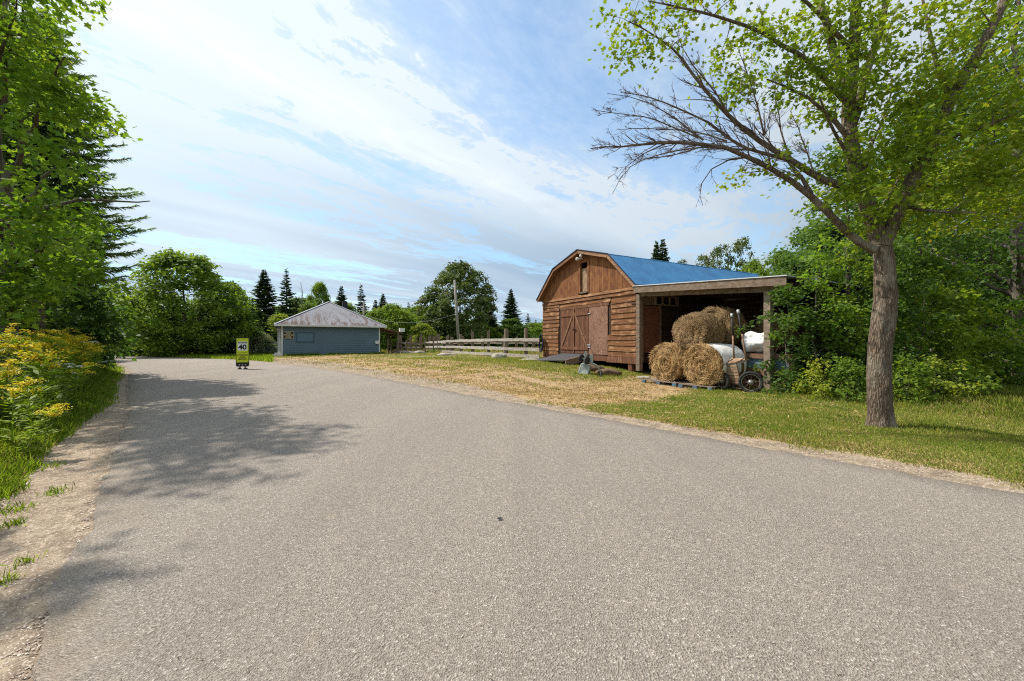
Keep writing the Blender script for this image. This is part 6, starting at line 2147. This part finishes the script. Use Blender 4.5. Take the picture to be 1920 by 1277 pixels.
def nz(X, Y, s, o=0.0):
    """cheap value noise"""
    return 0.5 + 0.25 * (np.sin(X * s + 1.7 * np.sin(Y * s * 0.8 + o) + o) + np.sin(Y * s * 1.13 + 1.9 * np.sin(X * s * 0.7 - o) - o))


# lawn on the right: density falls with distance, blades widen
def sample(n, x0, x1, y0, y1, fall=1.0):
    # more samples close to the camera
    u = rgg.uniform(0, 1, n)
    Y = y0 * (y1 / y0) ** u if fall else rgg.uniform(y0, y1, n)
    X = rgg.uniform(x0, x1, n) * Y
    return X, Y


X, Y = sample(930000, -0.75, 2.1, 2.2, 26)
g, gr_, stw_ = masks(X, Y)
u = sdist(X, Y, RIGHT)
pn = nz(X, Y, 2.3, 1.0) * 0.6 + nz(X, Y, 6.1, 4.0) * 0.4
inbarn = ((X - 5.49) * 0.4766 + (Y - 17.6) * -0.879 > -7.6) & ((X - 5.49) * 0.4766 + (Y - 17.6) * -0.879 < 6) & ((X - 5.49) * 0.879 + (Y - 17.6) * 0.4766 > 0.0)
keep = (u > 0.2) & (rgg.uniform(size=len(X)) < np.clip(g * 1.25 - 0.12 + (pn - 0.5) * 0.9, 0.0, 1)) & ~inbarn
X, Y, pn = X[keep], Y[keep], pn[keep]
tall = nz(X, Y, 1.1, 7.0)
h = rgg.uniform(0.022, 0.06, len(X)) * (0.8 + 0.8 * tall) * (1 + 0.5 * S(Y, 8, 16))
# rank grass round the trunk foot and along the thicket
rank = 0.7 * np.exp(-((X - 7.3) ** 2 + (Y - 6.7) ** 2) / 0.5) + S(X * 0.7 + Y * 0.7, 11.7, 13.2) * S(X - Y, -4.2, -1)
h *= 1 + 2.2 * np.clip(rank, 0, 1)
w_ = (0.0035 + 0.0012 * Y) * rgg.uniform(0.7, 1.3, len(X))
dryf = (rgg.uniform(size=len(X)) < 0.18 + 0.28 * (pn < 0.45) + 0.30 * (u[keep] < 1.1))
tag(blades('lawn_grass', X[~dryf], Y[~dryf], h[~dryf], w_[~dryf], M['grass'], 0.8), kind='stuff')
tag(blades('dry_grass', X[dryf], Y[dryf], h[dryf] * 0.8, w_[dryf], M['dry'], 1.4), kind='stuff')

# straw litter over the yard and round the pallets
X, Y = sample(150000, -0.95, 1.0, 5.5, 48)
g, gr_, stw_ = masks(X, Y)
pn = nz(X, Y, 1.4, 3.0) * 0.6 + nz(X, Y, 5.3, 2.0) * 0.4
near = np.exp(-((X - 4.6) ** 2 + (Y - 14.2) ** 2) / 3.0)
inbarn = ((X - 5.49) * 0.4766 + (Y - 17.6) * -0.879 > -7.6) & ((X - 5.49) * 0.4766 + (Y - 17.6) * -0.879 < 0) & ((X - 5.49) * 0.879 + (Y - 17.6) * 0.4766 > 0.2)
keep = (sdist(X, Y, RIGHT) > 0.1) & (rgg.uniform(size=len(X)) < np.clip(stw_ * (0.25 + 0.9 * pn) + near * 0.7, 0, 1)) & ~inbarn & ~(((X + 15.5) ** 2 + (Y - 38) ** 2) < 16)
X, Y = X[keep], Y[keep]
n = len(X)
P = np.stack([X, Y, hz(X, Y) + rgg.uniform(0.004, 0.02, n)], -1)
D = rgg.normal(size=(n, 3)); D[:, 2] *= 0.10
N = rgg.normal(size=(n, 3)) * 0.3; N[:, 2] += 1
Ls = rgg.uniform(0.05, 0.16, n) * (0.6 + 0.05 * Y)
T = (np.array([(-0.05, 0, 0), (0.05, 0, 0), (0.04, 1, 0), (-0.04, 1, 0)]), [(0, 1, 2, 3)])
V, F = scatter(P, D, N, Ls, T)
tag(link('straw_litter', fast_mesh('straw_litter', V, F), M['straw']), kind='stuff')
# sparse short dry grass tufts over the yard
X, Y = sample(150000, -1.05, 0.35, 8, 60)
u = sdist(X, Y, RIGHT)
pn = nz(X, Y, 0.9, 5.0) * 0.5 + nz(X, Y, 3.3, 2.0) * 0.5
hx_, hy_ = (X - HL[0]) * hx + (Y - HL[1]) * hy, -(X - HL[0]) * hy + (Y - HL[1]) * hx
keep = (u > 0.9) & (rgg.uniform(size=len(X)) < np.clip((pn - 0.25) * 1.5, 0, 0.8)) & ~((hx_ > -0.1) & (hx_ < 8) & (hy_ > -0.1)) & ~(((X - 5.49) * 0.879 + (Y - 17.6) * 0.4766 > -0.1) & ((X - 5.49) * 0.4766 + (Y - 17.6) * -0.879 > -7.6))
X, Y, pn = X[keep], Y[keep], pn[keep]
fieldy = S(sdist(X, Y, RIGHT), 14, 19)
tag(blades('yard_grass', X, Y, rgg.uniform(0.03, 0.08, len(X)) * (1 + 5 * fieldy), 0.003 + 0.0011 * Y, M['dry'], 1.0), kind='stuff')
X, Y = sample(110000, -0.9, 0.35, 14, 75)
u = sdist(X, Y, RIGHT)
hx_, hy_ = (X - HL[0]) * hx + (Y - HL[1]) * hy, -(X - HL[0]) * hy + (Y - HL[1]) * hx
keep = (u > 4.5) & (rgg.uniform(size=len(X)) < np.clip((nz(X, Y, 0.8, 9.0) - 0.50) * 2.0, 0, 0.8)) & ~((hx_ > -0.1) & (hx_ < 8) & (hy_ > -0.1)) & ~(((X - 5.49) * 0.879 + (Y - 17.6) * 0.4766 > -0.1) & ((X - 5.49) * 0.4766 + (Y - 17.6) * -0.879 > -7.6))
X, Y = X[keep], Y[keep]
fieldy = S(sdist(X, Y, RIGHT), 14, 19)
tag(blades('meadow_grass', X, Y, rgg.uniform(0.05, 0.12, len(X)) * (1 + 4 * fieldy), 0.003 + 0.0012 * Y, M['grass'], 0.6), kind='stuff')
# weeds along the foot of the house wall
k_ = rgg.uniform(0.2, 8.2, 5000); q_ = rgg.uniform(-0.55, -0.12, 5000)
X = HL[0] + hx * k_ - hy * q_; Y = HL[1] + hy * k_ + hx * q_
kp = nz(X, Y, 2.0, 1.0) > 0.45
tag(blades('wall_foot_weeds', X[kp], Y[kp], rgg.uniform(0.05, 0.22, kp.sum()), 0.035, M['vgrass'], 0.6), kind='stuff')
# grass along the far side of the road bend, under the trees
X, Y = sample(60000, -1.3, -0.6, 24, 48)
u = sdist(X, Y, RIGHT)
keep = (u > 0.3) & (u < 9)
X, Y = X[keep], Y[keep]
tag(blades('roadside_grass', X, Y, rgg.uniform(0.06, 0.28, len(X)), 0.04, M['vgrass'], 0.6), kind='stuff')

# the left verge: tall grass and leafy weeds
X, Y = sample(420000, -1.55, -0.75, 2.2, 26)
ul = -sdist(X, Y, LEFT)
pn = nz(X, Y, 2.1, 2.0) * 0.5 + nz(X, Y, 6.7, 1.0) * 0.5
keep = (ul > 0.05) & (ul < 8) & (rgg.uniform(size=len(X)) < np.clip((ul - (0.45 - 0.38 * S(Y, 4, 9)) - 0.3 * (pn - 0.3)) * 2.2, 0, 0.55 + 0.45 * pn))
X, Y, ul, pn = X[keep], Y[keep], ul[keep], pn[keep]
h = rgg.uniform(0.12, 0.42, len(X)) * (0.35 + 1.3 * S(ul + 0.4 * S(Y, 4, 9), 0.5, 2.0)) * (0.6 + 0.8 * pn)
dd_ = rgg.uniform(size=len(X)) < 0.08
tag(blades('verge_grass', X[~dd_], Y[~dd_], h[~dd_], (0.004 + 0.0011 * Y[~dd_]), M['vgrass'], 0.7), kind='stuff')
tag(blades('dry_verge_grass', X[dd_], Y[dd_], h[dd_], (0.004 + 0.001 * Y[dd_]), M['dry'], 0.9), kind='stuff')
# low leafy weeds between
X, Y = sample(60000, -1.55, -0.80, 2.4, 24)
ul = -sdist(X, Y, LEFT)
keep = (ul > 1.0 - 0.5 * S(Y, 4, 9)) & (ul < 7)
X, Y, ul = X[keep], Y[keep], ul[keep]
n = len(X)
P = np.stack([X, Y, hz(X, Y) + rgg.uniform(0.05, 0.85, n) * S(ul, 0.8, 2.4) * (1 + 0.5 * S(Y, 9, 16))], -1)
tag(link('leafy_weeds', leaves_mesh('leafy_weeds', P, 0.085, 'oval', rgg, up=0.8), M['vgrass']), kind='stuff')

# sparse tufts on the sandy shoulder
tx, ty = [], []
for (px_, py_, k, s_) in ((25, 985, 60, 0.03), (48, 1055, 30, 0.025), (12, 1090, 40, 0.025), (110, 800, 240, 0.14), (60, 880, 200, 0.10), (140, 775, 200, 0.14), (105, 925, 60, 0.05), (170, 760, 260, 0.2), (15, 960, 120, 0.06)):
    Y_ = 971 / (py_ - 638.5); X_ = wx(px_, Y_)
    tx.append(X_ + rgg.normal(size=k) * s_); ty.append(Y_ + rgg.normal(size=k) * s_)
X, Y = np.concatenate(tx), np.concatenate(ty)
tag(blades('shoulder_tufts', X, Y, rgg.uniform(0.02, 0.075, len(X)), 0.0035 + 0.001 * Y, M['vgrass'], 1.1), kind='stuff')

# pebbles and bark bits on both shoulders
def bits(name, X, Y, sz, mat, flat=0.5):
    n = len(X)
    T = np.array([(1, 0, 0), (0.2, 0.8, 0), (-0.9, 0.3, 0), (-0.3, -0.8, 0), (0.1, 0, 0.8)], float)
    F0_ = np.array([(0, 1, 4), (1, 2, 4), (2, 3, 4), (3, 0, 4)])
    a = rgg.uniform(0, 6.28, n)
    c_, s_ = np.cos(a), np.sin(a)
    V = np.empty((n, 5, 3))
    V[:, :, 0] = X[:, None] + sz[:, None] * (T[None, :, 0] * c_[:, None] - T[None, :, 1] * s_[:, None])
    V[:, :, 1] = Y[:, None] + sz[:, None] * (T[None, :, 0] * s_[:, None] + T[None, :, 1] * c_[:, None])
    V[:, :, 2] = hz(X, Y)[:, None] + sz[:, None] * T[None, :, 2] * flat - 0.001
    F = (F0_[None] + (np.arange(n) * 5)[:, None, None]).reshape(-1, 3)
    return tag(link(name, fast_mesh(name, V.reshape(-1, 3), F), mat), kind='stuff')


m, t, b = new_mat('pebble_mix')
t.set(b.inputs['Base Color'], t.ramp(rnd(t), [(0.0, (0.09, 0.065, 0.045)), (0.35, (0.22, 0.165, 0.12)), (0.7, (0.38, 0.30, 0.23)), (1.0, (0.58, 0.50, 0.42))]))
b.inputs['Roughness'].default_value = 0.9
M['pebble'] = m
X, Y = sample(90000, -1.40, -0.85, 1.3, 22)
ul = -sdist(X, Y, LEFT)
keep = (ul > -0.03) & (ul < 1.0) & (rgg.uniform(size=len(X)) < 0.75)
X, Y = X[keep], Y[keep]
bits('shoulder_gravel', X, Y, rgg.uniform(0.002, 0.008, len(X)) * (0.8 + 0.12 * Y), M['pebble'])
X, Y = sample(150000, -0.75, 2.1, 2.0, 26)
u = sdist(X, Y, RIGHT)
keep = (u > -0.05) & (u < 0.75 + 1.2 * S(-(X - Y) / 1.414, 5, 9)) & (rgg.uniform(size=len(X)) < 1.0 - 0.7 * S(u, 0.15, 0.6))
X, Y = X[keep], Y[keep]
bits('roadside_gravel', X, Y, rgg.uniform(0.003, 0.011, len(X)) * (0.8 + 0.10 * Y), M['pebble'])

# chaff, crumbs and leaf bits blown on the asphalt
X, Y = sample(3200, -1.05, 1.25, 1.3, 24)
keep = (sdist(X, Y, RIGHT) < -0.1) & (-sdist(X, Y, LEFT) < -0.1) & (rgg.uniform(size=len(X)) < 0.12 + 0.9 * np.exp(sdist(X, Y, RIGHT) / 0.5) + 0.9 * np.exp(-(sdist(X, Y, LEFT)) / 0.4))
X, Y = X[keep], Y[keep]
tt = np.clip(sdist(X, Y, LEFT) / 5.8, 0, 1)
n = len(X)
P = np.stack([X, Y, hz(X, Y) + 0.016 + 0.027 * np.sin(np.pi * tt)], -1)
D = rgg.normal(size=(n, 3)); D[:, 2] *= 0.06
N = rgg.normal(size=(n, 3)) * 0.15; N[:, 2] += 1
V, F = scatter(P, D, N, rgg.uniform(0.006, 0.022, n), (np.array([(-0.12, 0, 0), (0.12, 0, 0), (0.06, 1, 0.05), (-0.06, 1, 0.05)]), [(0, 1, 2, 3)]))
tag(link('road_chaff', fast_mesh('road_chaff', V, F), M['pebble']), kind='stuff')

# dark dead leaf on the road
rl = MB(); rl.add([(-0.02, 0, 0.006), (-0.01, -0.014, 0.002), (0.016, -0.012, 0.006), (0.024, 0.002, 0.001), (0.008, 0.014, 0.008), (-0.012, 0.012, 0.003)], [(0, 1, 2, 3, 4, 5)])
Yl = 971 / (984 - 638.5)
tag(rl.build('fallen_leaf', M['black'], None, loc=(wx(937, Yl), Yl, 0.043)), 'small dark dead leaf lying in the middle of the asphalt', 'leaf')

# ---------------------------------------------------------------- goldenrod and white umbels on the verge
def goldenrod(seed, H):
    rg = np.random.default_rng(seed)
    st = MB()
    bx, by = rg.normal() * 0.08, rg.normal() * 0.08
    st.tube([(0, 0, 0), (bx * 0.4, by * 0.4, H * 0.5), (bx, by, H * 0.95)], [0.006, 0.005, 0.003], 5)
    n = 70
    f = rg.uniform(0.1, 0.92, n)
    P = np.stack([bx * f, by * f, H * f], -1)
    a = rg.uniform(0, 6.28, n)
    D = np.stack([np.cos(a), np.sin(a), rg.uniform(-0.1, 0.7, n)], -1)
    N = np.tile([0, 0, 1.0], (n, 1)) + rg.normal(size=(n, 3)) * 0.2
    V, F = scatter(P, D, N, rg.uniform(0.07, 0.15, n), 'slim')
    lv = fast_mesh('leaves', V, F)
    # plume of arching yellow sprays
    PP = []
    for k in range(9):
        a = rg.uniform(0, 6.28); z = H * rg.uniform(0.82, 1.0); l_ = rg.uniform(0.06, 0.17)
        t_ = np.linspace(0, 1, 34)
        PP.append(np.stack([bx + np.cos(a) * l_ * t_, by + np.sin(a) * l_ * t_, z + l_ * (0.9 * t_ - 0.75 * t_ * t_)], -1) + rg.normal(size=(34, 3)) * 0.009)
    P = np.concatenate(PP)
    return st, lv, leaves_mesh('flower_head', P, 0.022, 'oval', rg, up=0.9)


GR = []
for sd, H_ in ((1, 0.75), (2, 0.85), (3, 0.65), (4, 0.95)):
    st, lv, fh = goldenrod(sd, H_)
    sm = bpy.data.meshes.new('stem'); sm.from_pydata(st.v, [], st.f); sm.materials.append(M['vgrass'])
    lv.materials.append(M['vgrass']); fh.materials.append(M['gold'])
    GR.append((sm, lv, fh))
cnt = 0
spots = [(wx(22, 4.5), 4.5), (wx(62, 4.7), 4.7), (wx(80, 4.3), 4.3), (wx(30, 4.2), 4.2), (wx(5, 4.6), 4.6)]
k = 0
while len(spots) < 170 and k < 60000:
    k += 1
    Y_ = 5.4 * (21 / 5.4) ** rgg.uniform()
    X_ = -Y_ * rgg.uniform(0.93, 1.42)
    ul_ = -float(sdist(np.array([X_]), np.array([Y_]), LEFT)[0])
    if ul_ < 0.75 or ul_ > 3.6: continue
    if Y_ < 9.5 and rgg.uniform() < 0.72: continue
    if float(nz(np.array([X_]), np.array([Y_]), 1.2, 6.0)[0]) < 0.42 and rgg.uniform() < 0.8: continue
    spots.append((X_, Y_))
for i, (X_, Y_) in enumerate(spots):
    sc_ = rgg.uniform(1.15, 1.65) * (1.0 if i > 4 else 0.62)
    o = empty('goldenrod', 'yellow-plumed goldenrod plant in the tall grass of the left verge', 'plant', (X_, Y_, hz1(X_, Y_)), rgg.uniform(0, 6.28), 'goldenrod on the left verge')
    o.scale = (sc_ * 1.15, sc_ * 1.15, sc_)
    for nm_, me in zip(('stem', 'leaves', 'flower_head'), GR[int(rgg.integers(0, 4))]):
        a = bpy.data.objects.new(nm_, me); C.objects.link(a); a.parent = o


def umbel():
    rg = np.random.default_rng(12)
    st = MB(); st.tube([(0, 0, 0), (0.03, 0, 0.85)], [0.005, 0.003], 5)
    P = []
    for k in range(3):
        cx_, cy_ = rg.normal() * 0.05, rg.normal() * 0.05
        st.tube([(0.02, 0, 0.5), (cx_, cy_, 0.9)], 0.003, 4)
        q = rg.normal(size=(90, 3)) * np.array([0.022, 0.022, 0.006]); q[:, 2] += 0.9 - 8 * (q[:, 0] ** 2 + q[:, 1] ** 2); q[:, 0] += cx_; q[:, 1] += cy_
        P.append(q)
    return st, leaves_mesh('flower_head', np.concatenate(P), 0.016, 'oval', rg, up=1.5)


st, fh = umbel()
sm = bpy.data.meshes.new('stem'); sm.from_pydata(st.v, [], st.f); sm.materials.append(M['vgrass']); fh.materials.append(M['lace'])
for (px_, py_, Y_) in ((142, 686, 7.4), (120, 682, 7.6), (205, 676, 12.0), (190, 678, 11.5), (178, 684, 11.0), (165, 640, 11.5), (150, 698, 7.2)):
    z_ = wz(py_, Y_)
    X_ = wx(px_, Y_)
    o = empty('wild_carrot', 'white-headed umbel flower among the goldenrod of the left verge', 'plant', (X_, Y_, hz1(X_, Y_)), 0, 'white umbel flowers on the left verge')
    s_ = (z_ - hz1(X_, Y_)) / 0.9
    o.scale = (max(0.5, s_),) * 3
    for nm_, me in (('stem', sm), ('flower_head', fh)):
        a = bpy.data.objects.new(nm_, me); C.objects.link(a); a.parent = o
